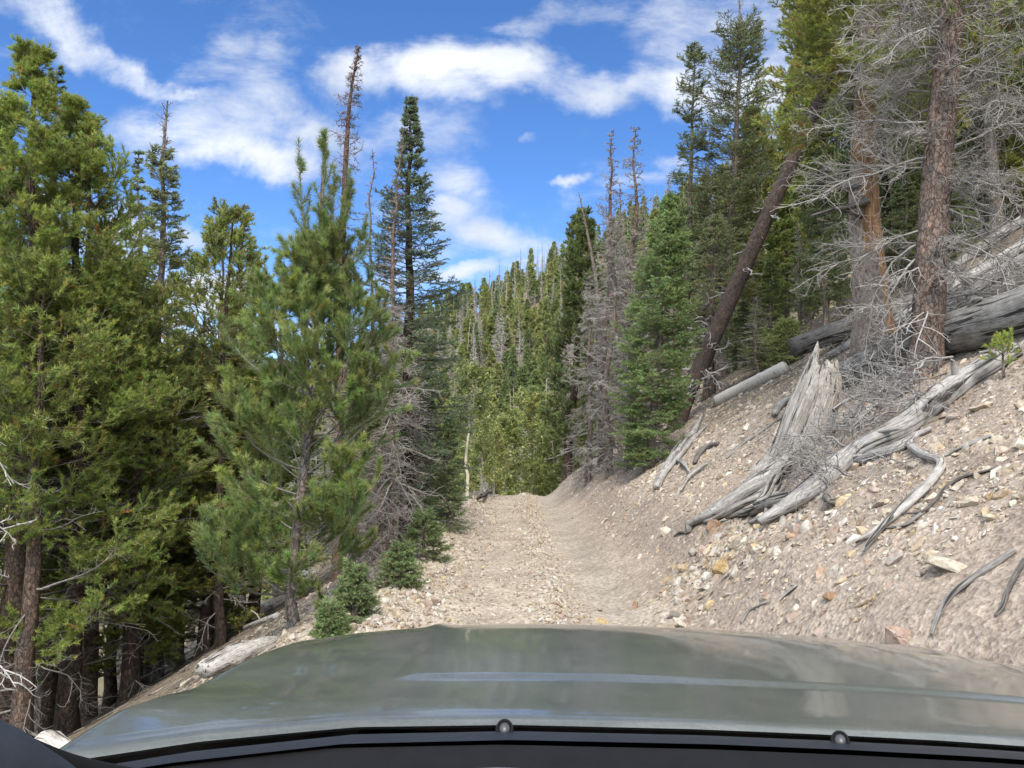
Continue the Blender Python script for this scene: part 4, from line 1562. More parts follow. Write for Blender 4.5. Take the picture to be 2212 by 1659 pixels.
_, cb, _ = conifer(41, 7, 0.1, [(0, 1.5), (1, 0.5)], path=spath, c0=0.52, nb=60, elev=(0, 40), curve=30, M=12, sub=2, latf=0.36, nl=0.058, nw=0.0075, nn=15, green=G_OLIVE, clump=0.5)
put("pine_tree", "large scaly red-barked pine covered in bare grey limbs, behind the long slender log", "tree", sb - np.array([0, 0, 0.22]), (tb, cb, db))

# scarred pine
ob = on_ground(1885, 765)
Yo = ob[1]
opath = smooth_path([np.zeros(3)] + [at(x, y, Yo) - ob for x, y in ((1883, 640), (1868, 480), (1866, 330), (1876, 150), (1880, -20), (1888, -260), (1895, -520))], 24)
m_, nt_, N_, L_ = newmat("scarred pine bark and raw wood")
v_ = coord(nt_, "st", (1, 1, 0.05))
g_ = noise(nt_, v_, 60, 5, 0.6, 1.0)
wood_ = ramp(nt_, g_, [(0.3, (0.07, 0.04, 0.022)), (0.46, (0.26, 0.15, 0.075)), (0.7, (0.44, 0.30, 0.16))])
bk_ = ramp(nt_, noise(nt_, coord(nt_, "st", (1, 1, 0.5)), 22, 5, 0.65, 0.5), [(0.32, (0.07, 0.055, 0.045)), (0.5, (0.21, 0.17, 0.14)), (0.72, (0.33, 0.28, 0.24))])
sc_ = nd(nt_, "ShaderNodeSeparateColor")
L_.new(vcol(nt_), sc_.inputs[0])
edge_ = mth2(nt_, "GREATER_THAN", mth2(nt_, "ADD", sc_.outputs[0], mth2(nt_, "MULTIPLY_ADD", noise(nt_, coord(nt_, "st", (1, 1, 0.4)), 12, 4, 0.6), 0.7, -0.35)), 0.5)
dk_ = ramp(nt_, noise(nt_, coord(nt_, "st", (1, 1, 0.3)), 7, 4, 0.65), [(0.35, (0.35, 0.32, 0.32)), (0.6, (1.1, 1.1, 1.1))])
wood_ = mulcol(nt_, mulcol(nt_, wood_, dk_, 0.8), ramp(nt_, sc_.outputs[1], [(0.4, (0.55, 0.58, 0.62)), (1.0, (1.05, 1, 1))]))
cc_ = mulcol(nt_, bk_, wood_, edge_, "MIX")
finish(nt_, cc_, 0.85, bump(nt_, g_, 0.012, 0.8), 0.2)
SCAR = m_
r_ = np.random.RandomState(43)
tb = MB()
rr_ = lin([0.33, 0.26, 0.225, 0.195, 0.175, 0.15, 0.12, 0.04], 24)
Ko, So = 24, 30
tubes(tb, opath, rr_, So, col=(0, 0, 0), rnoise=0.02, rng=r_)
# raw wood: a strip up the uphill side at the foot, widening over the camera side above
V_ = tb.V[0].reshape(Ko, So, 3)
for i in range(Ko):
    f = i / (Ko - 1)
    for j in range(So):
        n_ = nrm(V_[i, j] - opath[i])
        face = -n_[1]
        sidex = n_[0]
        if f < 0.26:
            wgt = 1.0 if (sidex > 0.32 and face > -0.2) else 0.0
        elif f < 0.40:
            wgt = 1.0 if (face > 0.05 and sidex > -0.55) else 0.0
        elif f < 0.56:
            wgt = 1.0 if face > 0.0 else 0.0
        else:
            wgt = 0.0
        tb.CO[0] = np.array(tb.CO[0])
        tb.CO[0][i * So + j] = (wgt, 1.0 if f < 0.36 else 0.5, 0)
# split the foot: roots flare uphill
tubes(tb, smooth_path([opath[2] + [0.15, -0.1, 0], opath[0] + [0.34, -0.16, 0.16], opath[0] + [0.62, -0.2, 0.24]], 10), lin([0.10, 0.12, 0.05], 10), 10, col=(1, 1, 1))
tubes(tb, smooth_path([opath[1] + [-0.12, -0.15, 0.1], opath[0] + [-0.28, -0.3, -0.16], opath[0] + [-0.5, -0.4, -0.5]], 10), lin([0.12, 0.12, 0.06], 10), 10, col=(0, 0, 0))
_, cb, db = conifer(44, 8, 0.1, [(0, 1.6), (0.5, 1.6), (1, 0.5)], path=opath, c0=0.47, nb=72, elev=(-8, 35), curve=30, M=13, sub=3,
                    latf=0.36, nl=0.06, nw=0.009, nn=14, green=(0.090, 0.104, 0.022), clump=0.5, dead=16, deadlen=1.2, deadrange=(0.3, 0.6), brown=0.025)
ot = thing("pine_tree", "pine with bark torn away to raw orange wood, standing behind the logs", "tree", ob - np.array([0, 0, 0.1]))
tb.obj("trunk", [SCAR], ot)
cb.obj("crown", [NEEDLE, TWIG], ot, smooth=False)
db.obj("dead_branches", [TWIG], ot)
# snapped limbs on the scarred trunk
for pts, rad, c_ in (((( 1862, 385), (1835, 392), (1805, 380), (1778, 358)), [0.02, 0.10, 0.09, 0.02], (0.17, 0.16, 0.15)),
                     (((1872, 420), (1835, 432), (1795, 440), (1752, 452)), [0.10, 0.075, 0.05, 0.03], (0.19, 0.18, 0.17)),
                     (((1862, 455), (1838, 446), (1812, 438), (1795, 440)), [0.05, 0.045, 0.035, 0.02], (0.10, 0.09, 0.085))):
    mb = MB()
    tubes(mb, smooth_path([at(x, y, Yo - 0.25) - ob for x, y in pts], 14), lin(rad, 14), 10, col=c_, flat=0.6, cap=True)
    mb.obj("broken_limb", [WOOD], ot)

# leaning pine
lb = on_ground(1452, 935)
Yl = lb[1]
lpath = smooth_path([np.zeros(3)] + [at(x, y, Yl + q) - lb for x, y, q in ((1484, 840, 0.4), (1530, 740, 0.5), (1588, 608, 0.4), (1646, 478, 0.2), (1704, 350, 0.0), (1760, 225, -0.2), (1815, 120, -0.4), (1850, 40, -0.6))], 28)
tb = MB()
r_ = np.random.RandomState(45)
tubes(tb, lpath, lin([0.20, 0.19, 0.185, 0.178, 0.17, 0.16, 0.14, 0.10, 0.04], 28), 20, col=(0.088, 0.074, 0.066), rnoise=0.035, rng=r_)
db = MB()
dead_limbs(db, lpath, r_, 40, 0.8, (0.33, 0.315, 0.30), (0.12, 0.74), (5, 2), elev=(-40, 40), curl=0.9, rad=0.025, twig=0.008, hooks=1.0)
_, cb, _ = conifer(46, 8, 0.1, [(0, 1.6), (0.4, 2.3), (1, 1.2)], path=lpath, c0=0.83, nb=62, elev=(0, 40), curve=25, M=14, sub=3, latf=0.34, latmin=0.15, nl=0.075, nw=0.013, nn=12, green=(0.086, 0.100, 0.024), clump=0.5, inner=0.3, brown=0.02)
put("pine_tree", "dark pine leaning steeply uphill, bare trunk with curled stubs and a live tuft on top", "tree", lb - np.array([0, 0, 0.15]), (tb, cb, db), bark=BARKF)

hero("straight dark trunk with roots gripping the bank, just left of the birch-like log", 70, 1532, 20.0, (1548, 470), name="spruce_tree", kind="fir", r0=0.15,
     prof=[(0.3, 0.7), (0.6, 0.8), (1, 0.1)], c0=0.30, nb=60, elev=(-10, 30), curve=15, M=11, sub=2, latf=0.36, latmin=0.08, nl=0.036, nw=0.012, nn=11, green=(0.056, 0.074, 0.034), bark=(0.10, 0.085, 0.075), dead=20, deadlen=0.8, deadrange=(0.05, 0.5))
# near fir by the bank foot
hero("dense green fir growing out of the bank foot beside the track", 47, 1398, 14.5, (1452, 430), name="fir_tree", kind="fir", r0=0.08,
     prof=[(0.06, 0.5), (0.2, 0.66), (0.4, 0.74), (0.6, 0.62), (0.8, 0.38), (0.93, 0.17), (1, 0.05)], c0=0.04, nb=165, elev=(-10, 32), curve=18, M=14, sub=3, latf=0.36, latmin=0.06, nl=0.030, nw=0.0095, nn=15,
     green=(0.062, 0.098, 0.036), clump=0.5, dead=14, deadlen=0.5, deadrange=(0.02, 0.2), bark_mat=BARKF, brown=0.006, inner=0.2)
hero("slender spruce with sparse tufts on a bare pole, left of the bare-tipped spruce", 48, 1482, 25.0, (1500, 108), name="spruce_tree", kind="fir", r0=0.13,
     prof=[(0.1, 1.2), (0.4, 1.1), (0.58, 0.85), (0.7, 0.55), (0.85, 0.46), (0.96, 0.40), (1, 0.15)], c0=0.15, nb=165, elev=(-8, 30), curve=20, M=12, sub=2, latf=0.38, latmin=0.09, nl=0.040, nw=0.013, nn=12, green=(0.052, 0.072, 0.036), clump=0.6,
     gaps=[(0.62, 0.68, 0.8), (0.73, 0.78, 0.85), (0.82, 0.855, 0.8), (0.89, 0.94, 0.8)], dead=50, deadlen=0.6, deadrange=(0.3, 0.98), deadsub=(5, 2), bark_mat=BARKF)
b5, H5, l5 = stand(1560, 24.5, (1596, -20))
put("spruce_tree", "tall spruce with a bare crooked dead tip rising past the slender one", "tree", b5,
    conifer(49, H5, 0.15, [(0.1, 1.4), (0.4, 1.3), (0.6, 1.15), (0.75, 0.95), (0.86, 0.62), (0.9, 0.5)], kind="fir", lean=l5, c0=0.14, nb=210, top=0.885, elev=(-8, 30), curve=18, M=13, sub=2, latf=0.38, latmin=0.09, nl=0.040, nw=0.013, nn=12,
            green=(0.056, 0.074, 0.034), clump=0.5, deadtop=34, dead=24, deadlen=0.9, deadrange=(0.3, 0.9), gaps=[(0.70, 0.76, 0.5)]), bark=BARKF)
# dead cluster at the bend
hsnag("tall brown dead spruce at the bend, taller of the pair against the blue sky", 50, 1300, 19.5, (1322, 285), r0=0.11, n=160, length=0.85, col=(0.24, 0.21, 0.19), bark=(0.16, 0.125, 0.11), subs=(8, 3), rng_h=(0.15, 1), twig=0.006, elev=(-25, 30))
hsnag("dead spruce with two long crooked limbs at the bend, nearer the green fir", 51, 1358, 17.0, (1374, 275), r0=0.10, n=120, length=0.9, col=(0.24, 0.21, 0.19), bark=(0.17, 0.135, 0.115), subs=(8, 3), rng_h=(0.15, 1), twig=0.006, elev=(-30, 22))
hsnag("bare crooked grey pole leaning left at the bend", 52, 1298, 18.5, (1248, 420), pix=[(1300, 900), (1292, 700), (1286, 600), (1268, 500), (1250, 415)], r0=0.085, n=12, length=0.5, col=(0.22, 0.2, 0.19), bark=(0.20, 0.18, 0.165), subs=(3, 1), rng_h=(0.5, 1), twig=0.006)
hsnag("grey brushy dead spruce thick with fine twigs on the bank top at the bend", 53, 1318, 16.6, (1325, 470), r0=0.085, n=130, length=0.95, col=(0.27, 0.255, 0.24), bark=B_GREY, subs=(11, 4), rng_h=(0.04, 1), twig=0.0048, elev=(-30, 12),
      prof=[(0, 0.6), (0.3, 0.85), (0.7, 0.7), (1, 0.2)])
hsnag("smaller grey brushy dead spruce overhanging the track at the bend", 54, 1268, 18.2, (1275, 600), r0=0.07, n=100, length=0.9, col=(0.27, 0.255, 0.24), bark=B_GREY, subs=(10, 4), rng_h=(0.04, 1), twig=0.005, elev=(-35, 10))
hsnag("third brushy grey dead spruce at the bend, pressed against the green fir", 56, 1352, 15.8, (1362, 560), r0=0.07, n=70, length=0.75, col=(0.27, 0.25, 0.235), bark=B_GREY, subs=(9, 4), rng_h=(0.04, 1), twig=0.0045, elev=(-32, 12))
hero("dark pine behind the brushy dead spruces at the bend", 55, 1225, 25.0, (1262, 470), r0=0.15, prof=[(0.1, 0.8), (0.4, 0.9), (0.7, 0.65), (1, 0.12)], c0=0.12, nb=64, elev=(0, 40), curve=25, M=12, sub=3, latf=0.36, latmin=0.15, nl=0.08, nw=0.018, nn=10,
     green=(0.050, 0.068, 0.022), bark=B_DARK, clump=0.55, S=8)
# ------------------------------------------------------------------ forests: a few models, each copied as whole trees
def model(bufs, bark, crown_mats=None):
    tb, cb, db = bufs
    return (tb.mesh("trunk", [bark]) if tb else None, cb.mesh("crown", crown_mats or [NEEDLE, TWIG], smooth=False) if cb else None, db.mesh("dead_branches", [TWIG]) if db else None)


def place(mod, name, label, cat, loc, s, rz, group, tilt=(0, 0)):
    t = thing(name, label, cat, loc, group)
    t.rotation_euler = (tilt[0], tilt[1], rz)
    t.scale = (s[0], s[0], s[1])
    for nm, me in zip(("trunk", "crown", "dead_branches"), mod):
        if me is not None:
            o = bpy.data.objects.new(nm, me)
            C.objects.link(o)
            o.parent = t
    return t


MID = dict(nl=0.085, nw=0.022, nn=9, M=12, sub=3, latf=0.36, latmin=0.14, S=8, clump=0.55)
greens = [(0.088, 0.108, 0.026), (0.072, 0.098, 0.026), (0.064, 0.084, 0.024), (0.098, 0.112, 0.028)]
PINES = [model(conifer(200 + i, 9.0, 0.14, [(0.1, 1.0), (0.3, 1.4), (0.55, 1.1), (0.8, 0.58), (0.93, 0.25), (1, 0.06)], c0=(0.26, 0.16, 0.30, 0.10)[i], nb=82, elev=(-8, 25), curve=32, green=greens[i], bark=(B_BROWN, B_DARK, B_GREY, B_BROWN)[i],
                       dead=(18, 12, 22, 6)[i], deadlen=1.2, deadsub=(6, 3), deadrange=(0.08, 0.45), **MID), BARK) for i in range(4)]
FIRS = [model(conifer(220 + i, 8.0, 0.11, [(0.05, 1.15), (0.35, 0.95), (0.7, 0.5), (0.9, 0.2), (1, 0.05)], kind="fir", c0=(0.08, 0.16, 0.05)[i], nb=110, elev=(-12, 30), curve=15, M=12, sub=2, latf=0.36, latmin=0.08,
                      nl=0.05, nw=0.017, nn=9, S=8, clump=0.45, green=((0.056, 0.080, 0.036), (0.048, 0.068, 0.034), (0.066, 0.092, 0.036))[i], bark=B_GREY, dead=10, deadlen=0.8, deadsub=(5, 2), deadrange=(0.05, 0.3)), BARK) for i in range(3)]
SNAGS = [model((lambda q: (q[0], None, q[1]))(snag(240 + i, 9.0, 0.10, n=110, length=(0.9, 1.2, 0.6)[i], col=T_GREY, bark=(B_GREY, (0.24, 0.19, 0.16), B_GREY)[i], subs=(8, 3), twig=0.007, rng_h=(0.1, 1), elev=(-30, 25))), BARKF) for i in range(3)]
FAR = dict(nl=0.20, nw=0.075, nn=3.2, M=7, sub=2, latf=0.36, latmin=0.22, S=6, K=5, clump=0.5, var=0.22)
fg = [(0.092, 0.116, 0.042), (0.080, 0.108, 0.042), (0.070, 0.096, 0.040), (0.104, 0.122, 0.046), (0.062, 0.088, 0.046), (0.088, 0.108, 0.040)]
FPINES = [model(conifer(260 + i, 9.0, 0.11, [(0.05, 0.9), (0.3, 1.2), (0.6, 0.75), (0.85, 0.3), (1, 0.03)] if i != 4 else [(0, 1.0), (0.4, 0.75), (1, 0.06)], kind="pine" if i != 4 else "fir", c0=(0.25, 0.12, 0.32, 0.18, 0.06, 0.4)[i], nb=52,
                        elev=(-5, 22), curve=28, green=fg[i], bark=(B_GREY, B_BROWN, T_GREY, B_GREY, B_GREY, B_BROWN)[i], **FAR), BARKF) for i in range(6)]
FSNAGS = [model((lambda q: (q[0], None, q[1]))(snag(280 + i, 9.5, 0.13, n=(90, 130, 34, 100)[i], length=(0.85, 1.15, 0.5, 0.75)[i], col=(0.38, 0.36, 0.345), bark=((0.40, 0.375, 0.35), (0.28, 0.25, 0.23), (0.40, 0.37, 0.335), (0.25, 0.21, 0.185))[i],
                                                    subs=((5, 2), (6, 2), (3, 1), (5, 2))[i], twig=0.020, rng_h=(0.12, 1), elev=(-32, 22), S=6)), BARKF) for i in range(4)]

# lighter versions of the same trees for the far-off wood on the ridge
LOW = dict(nl=0.27, nw=0.12, nn=1.1, M=5, sub=1, latf=0.36, latmin=0.26, S=5, K=5, clump=0.5, var=0.22, tsides=3)
LPINES = [model(conifer(260 + i, 9.0, 0.11, [(0.05, 0.9), (0.3, 1.2), (0.6, 0.75), (0.85, 0.3), (1, 0.03)] if i != 4 else [(0, 1.0), (0.4, 0.75), (1, 0.06)], kind="pine" if i != 4 else "fir", c0=(0.25, 0.12, 0.32, 0.18, 0.06, 0.4)[i], nb=44,
                        elev=(-5, 22), curve=28, green=fg[i], bark=B_GREY, **LOW), BARKF) for i in range(6)]
LSNAGS = [model((lambda q: (q[0], None, q[1]))(snag(280 + i, 9.5, 0.13, n=(60, 80, 30, 60)[i], length=(0.85, 1.15, 0.5, 0.75)[i], col=(0.38, 0.36, 0.345), bark=((0.40, 0.375, 0.35), (0.28, 0.25, 0.23), (0.40, 0.37, 0.335), (0.25, 0.21, 0.185))[i],
                                                    subs=(4, 1), twig=0.026, rng_h=(0.12, 1), elev=(-32, 22), S=5)), BARKF) for i in range(4)]

r = np.random.RandomState(77)
# ---- hillside across the gully
pts = []
tries = 0
while len(pts) < 940 and tries < 90000:
    tries += 1
    px = 600 + 1040 * r.uniform() ** 0.9
    Y = 47 + 118 * r.uniform() ** 0.75
    x = (px - 1106) / F * Y
    d_ = float(dd(x, Y))
    if Y < 48 and -3 < d_ < 3:
        continue
    # bits of bare scree stay bare
    if fld(W4, x * 2.2, Y * 2.2) > 2.4:
        continue
    sp = 1.3 + Y / 125.0
    if any((x - a) ** 2 + (Y - b) ** 2 < sp * sp for a, b, *_ in pts):
        continue
    pts.append((x, Y))
pts.sort(key=lambda q: q[1])
FBUF = None
far_mb = MB()


def merge(mb, me_parts, M3, loc):
    """copy of a model's meshes into the one far-off wood"""
    for me, mats in me_parts:
        n = len(me.vertices)
        co = np.empty(n * 3, np.float32)
        me.vertices.foreach_get("co", co)
        co = co.reshape(-1, 3) @ M3.T + loc
        c = np.empty(n * 4, np.float32)
        me.attributes["col"].data.foreach_get("color", c)
        lv = np.empty(len(me.loops), np.int32)
        me.loops.foreach_get("vertex_index", lv)
        pn = len(me.polygons)
        ls, lt, mi = (np.empty(pn, np.int32) for _ in range(3))
        me.polygons.foreach_get("loop_start", ls)
        me.polygons.foreach_get("loop_total", lt)
        me.polygons.foreach_get("material_index", mi)
        t3, q4 = lt == 3, lt == 4
        base = mb.n
        mb.V.append(co.astype(np.float32))
        mb.CO.append(c.reshape(-1, 4)[:, :3])
        mb.ST.append(co.astype(np.float32))
        mm = np.array(mats, np.int32)
        if t3.any():
            mb.T.append(lv[ls[t3][:, None] + np.arange(3)].astype(np.int64) + base)
            mb.mt.append(mm[mi[t3]])
        if q4.any():
            mb.Q.append(lv[ls[q4][:, None] + np.arange(4)].astype(np.int64) + base)
            mb.mq.append(mm[mi[q4]])
        mb.n += n


nlive = ndead = 0
for i, (x, Y) in enumerate(pts):
    z = g1(x, Y) - 0.15
    dead_ = r.uniform() < 0.42
    rz = r.uniform(0, 6.28)
    if dead_:
        k, s = r.randint(4), (r.uniform(0.55, 0.9), r.uniform(0.55, 0.95))
    else:
        k, s = r.choice(6, p=[0.22, 0.22, 0.14, 0.2, 0.12, 0.10]), (r.uniform(0.62, 1.0), r.uniform(0.4, 0.82))
    if (dead_ and ndead >= 200) or (not dead_ and nlive >= 240):
        M3 = np.array(Matrix.Rotation(rz, 3, "Z")) @ np.diag([s[0], s[0], s[1]])
        tr, cr_, db_ = (LSNAGS if dead_ else LPINES)[k]
        merge(far_mb, [(tr, [1])] + ([(cr_, [0, 2])] if cr_ else []) + ([(db_, [2])] if db_ else []), M3, np.array([x, Y, z]))
    elif dead_:
        ndead += 1
        place(FSNAGS[k], "dead_tree", "bare grey dead tree among the green ones on the facing hillside", "dead tree", (x, Y, z), s, rz, "dead trees on the far hillside", (r.randn() * 0.03, r.randn() * 0.03))
    else:
        nlive += 1
        place(FPINES[k], "pine_tree", "green conifer in the forest on the facing hillside", "tree", (x, Y, z), s, rz, "live conifers on the far hillside")
if far_mb.n:
    o = far_mb.obj("forest", [NEEDLE, BARKF, TWIG], smooth=False)
    tag(o, "far-off wood of green and dead conifers covering the ridge top", "forest", kind="stuff")
print("HILL", nlive, ndead, len(pts))

# ---- right-hand slope behind the logs
spots = [
    # px, Y, top py, kind, model, label
    (1640, 27, 245, "p", 3, "yellow-green pine between the tall bare-tipped spruce and the leaning trunk"),
    (1590, 31, 470, "p", 0, "pale green pine low behind the leaning trunk's foot"),
    (1705, 24, 420, "p", 1, "dense pine filling the gap right under the leaning trunk"),
    (1672, 20.5, 560, "f", 2, "bushy fir just uphill of the leaning trunk"),
    (1790, 18.5, 330, "f", 1, "dark fir with a low black trunk behind the broken stump"),
    (1830, 27, 90, "p", 2, "tall pine rising behind the scarred trunk"),
    (1745, 33, 150, "p", 0, "pine whose crown shows beneath the leaning tree's tuft"),
    (1935, 22, -80, "p", 1, "thick dark pine between the scarred trunk and the red-barked one"),
    (1985, 31, 60, "p", 3, "olive pine far up the slope behind the red-barked trunk"),
    (2085, 19, -150, "p", 1, "tall pine just uphill of the red-barked trunk"),
    (2130, 26, -60, "p", 0, "pine standing above the long dark log"),
    (2175, 16.5, -320, "p", 2, "dark trunked pine at the right frame edge above the pale log"),
    (2205, 23, -120, "p", 3, "olive pine at the very edge of the frame, up the slope"),
    (2270, 19, -200, "p", 1, "dark pine half outside the frame above the logs"),
    (1540, 26, 520, "f", 0, "dark spruce squeezed between the slender spruce and the leaning foot"),
    (1425, 26, 470, "p", 0, "green pine rising above the fir at the bank foot"),
    (1655, 36, 300, "f", 2, "far spruce glimpsed left of the leaning trunk's top"),
    (1900, 37, 150, "p", 0, "hazy green pine deep in the woods above the logs"),
    (2050, 38, 120, "f", 0, "spruce deep in the woods behind the red-barked pine"),
    (1760, 42, 260, "p", 2, "pine deep in the woods behind the broken limb"),
    (2140, 36, 160, "p", 1, "pine deep in the woods near the frame edge"),
    (1865, 19.0, 210, "f", 0, "dark fir directly behind the scarred trunk's foot"),
    (2075, 15.5, 330, "f", 0, "dark fir rising straight behind the red-barked trunk's twigs"),
    (2150, 18.5, 250, "f", 2, "green fir above the pale rounded log"),
    (2225, 17.0, 180, "p", 3, "olive pine at the frame edge just above the pale rounded log"),
    (1975, 17.5, 380, "f", 1, "dark fir between the scarred trunk and the red-barked one"),
    (2110, 22.0, 200, "p", 0, "pine up the slope right of the red-barked trunk"),
    (2200, 28.0, 120, "p", 2, "pine high up the slope at the frame edge"),
    (1610, 22.5, 650, "f", 1, "short fir beside the pale birch-like log"),
]
for (px, Y, ty, kd, k, lab) in spots:
    b = foot(px, Y)
    H = at(px, ty, Y)[2] - b[2]
    mods, H0, nm = (PINES, 9.0, "pine_tree") if kd == "p" else (FIRS, 8.0, "fir_tree")
    s = H / H0
    place(mods[k], nm, lab, "tree", b, (np.clip(s, 0.6, 1.25), s), r.uniform(0, 6.28), "trees in the woods behind the logs")
for (px, Y, ty, k, lab) in [
    (1545, 24, 430, 1, "brushy dead tree behind the slender spruce"), (1735, 22, 480, 0, "grey dead tree in the shade right of the leaning trunk"),
    (1640, 18.5, 640, 1, "brushy grey dead tree at the leaning trunk's foot"), (1960, 24, 180, 0, "grey dead tree between the scarred and the red-barked trunks"),
    (2150, 21, 100, 1, "dead tree with pale bare limbs at the upper frame edge"), (2040, 27, 120, 2, "thin dead pole behind the red-barked trunk"),
    (1452, 23, 380, 2, "thin dead pole left of the slender spruce"), (1400, 24, 430, 0, "dead tree above the fir at the bank foot"),
    (1225, 30, 610, 0, "thin dead tree left of the crooked pole at the bend"), (1345, 25, 400, 2, "thin grey dead pole between the two tall dead spruces"),
]:
    b = foot(px, Y)
    s = (at(px, ty, Y)[2] - b[2]) / 9.0
    place(SNAGS[k], "dead_tree", lab, "dead tree", b, (np.clip(s, 0.6, 1.3), s), r.uniform(0, 6.28), "dead trees in the woods behind the logs")
# seedling firs on the wooded edge
for (px, py, tx, ty, lab) in [(1700, 790, 1692, 700, "low bushy fir behind the end of the birch-like log"), (1650, 800, 1655, 745, "small fir sprig over the birch-like log")]:
    g = on_ground(px, py)
    H = at(tx, ty, g[1])[2] - g[2]
    put("fir_sapling", lab, "sapling", g, conifer(90, H, 0.02, [(0, 0.55), (0.5, 0.45), (1, 0.08)], kind="fir", c0=0.06, nb=50, elev=(-5, 35), curve=12, M=10, sub=2, latmin=0.05, nl=0.03, nw=0.011, nn=13, green=(0.074, 0.10, 0.034), rtop=0.004, inner=0.15))

# ---- left slope below the track
n_ = 0
labs_l = "pine in the shaded stand below the track"
used = []
for (px, Y, ty, kd, k, lab) in [
    (215, 12.0, 560, "p", 0, "olive pine in front of the left stand, low boughs over the hood corner"),
    (315, 12.8, 760, "p", 3, "reddish trunked young pine nearest the hood in the left stand"),
    (405, 14.0, 740, "f", 2, "green spruce right of the dead-topped spruce"),
    (450, 13.0, 830, "p", 3, "bushy pine between the dead-topped spruce and the young pine"),
    (505, 15.5, 660, "p", 0, "pine below the distant open-crowned spruce"),
    (560, 13.5, 800, "p", 1, "shaded pine behind the young pine's boughs"),
    (770, 17.0, 830, "f", 0, "spruce behind the two thin dead trunks"),
    (925, 17.0, 860, "f", 1, "spruce behind the right flank of the layered dark spruce"),
    (-70, 11.0, 250, "p", 1, "pine cut off by the left edge of the frame"),
    (430, 22.0, 830, "f", 0, "spruce far down the slope right of the dead-topped one"),
    (830, 24.0, 800, "p", 1, "pine far down the slope behind the grey dead brush"),
]:
    b = foot(px, Y)
    H = at(px, ty, Y)[2] - b[2]
    mods, H0, nm = (PINES, 9.0, "pine_tree") if kd == "p" else (FIRS, 8.0, "fir_tree")
    s = H / H0
    place(mods[k], nm, lab, "tree", b, (np.clip(s, 0.75, 1.25), s), r.uniform(0, 6.28), "trees in the stand below the track")
for (px, Y, ty, k, lab) in [(470, 16, 880, 1, "brushy dead tree in the left stand beside the young pine"), (150, 13.5, 700, 0, "grey dead tree with curling twigs deep in the left stand"), (375, 16, 700, 0, "thin dead tree right of the dead-topped spruce's trunk"),
                            (610, 20, 640, 2, "thin dead pole seen through the young pine"), (745, 14, 560, 1, "reddish dead tree behind the tallest dead trunk"), (905, 16, 640, 0, "grey dead tree right of the layered spruce")]:
    b = foot(px, Y)
    s = (at(px, ty, Y)[2] - b[2]) / 9.0
    place(SNAGS[k], "dead_tree", lab, "dead tree", b, (np.clip(s, 0.6, 1.2), s), r.uniform(0, 6.28), "dead trees in the stand below the track")
# bare trunks standing in the shade low in the left stand
for i, (px, Y, rad, c_) in enumerate([(85, 9.6, 0.12, B_BROWN), (130, 11.6, 0.10, B_DARK), (172, 10.6, 0.11, B_DARK), (300, 11.4, 0.12, B_DARK), (262, 13.2, 0.09, B_DARK), (340, 14.5, 0.07, B_DARK), (395, 15.0, 0.06, B_BROWN), (490, 12.5, 0.075, B_DARK), (470, 14.5, 0.06, B_RED), (210, 15.0, 0.09, B_DARK)]):
    b = foot(px, Y)
    H = 6.0 + (i % 3)
    bufs = conifer(300 + i, H, rad, [(0.3, 0.9), (0.7, 0.9), (1, 0.2)], c0=0.55, nb=26, elev=(0, 35), curve=25, M=9, sub=2, nl=0.07, nw=0.014, nn=10, green=(0.08, 0.1, 0.026), bark=c_, dead=14, deadlen=1.0, deadsub=(7, 3), deadrange=(0.05, 0.55), S=10)
    put("pine_tree", ["slim dark trunk in the left stand, the one nearest the frame corner", "slim dark trunk just right of the corner one in the left stand", "dark trunk third from the frame corner in the left stand", "stout black trunk rising behind the hood's left rim",
                      "dark trunk left of the stout black one", "thin dark trunk right of the stout black one", "thin brown trunk farther right in the left stand", "dark trunk standing above the weathered grey log", "thin red trunk beside the one above the grey log",
                      "dark trunk set back in the middle of the left stand"][i], "tree", b, bufs, "bare trunks low in the left stand")

# ---- aspens at the bend
def m_leaf():
    m, nt, N, L = newmat("aspen leaves")
    leafy(nt, vcol(nt), 0.45, 0.8)
    return m


LEAF = m_leaf()
m_, nt_, N_, L_ = newmat("pale aspen bark")
v_ = coord(nt_, "st", (1, 1, 3.0))
c_ = mulcol(nt_, vcol(nt_), ramp(nt_, noise(nt_, v_, 9, 5, 0.65), [(0.30, (0.25, 0.22, 0.18)), (0.42, (0.95, 0.95, 0.93)), (0.8, (1.1, 1.1, 1.08))]))
finish(nt_, c_, 0.8, None, 0.2)
ASPEN = m_


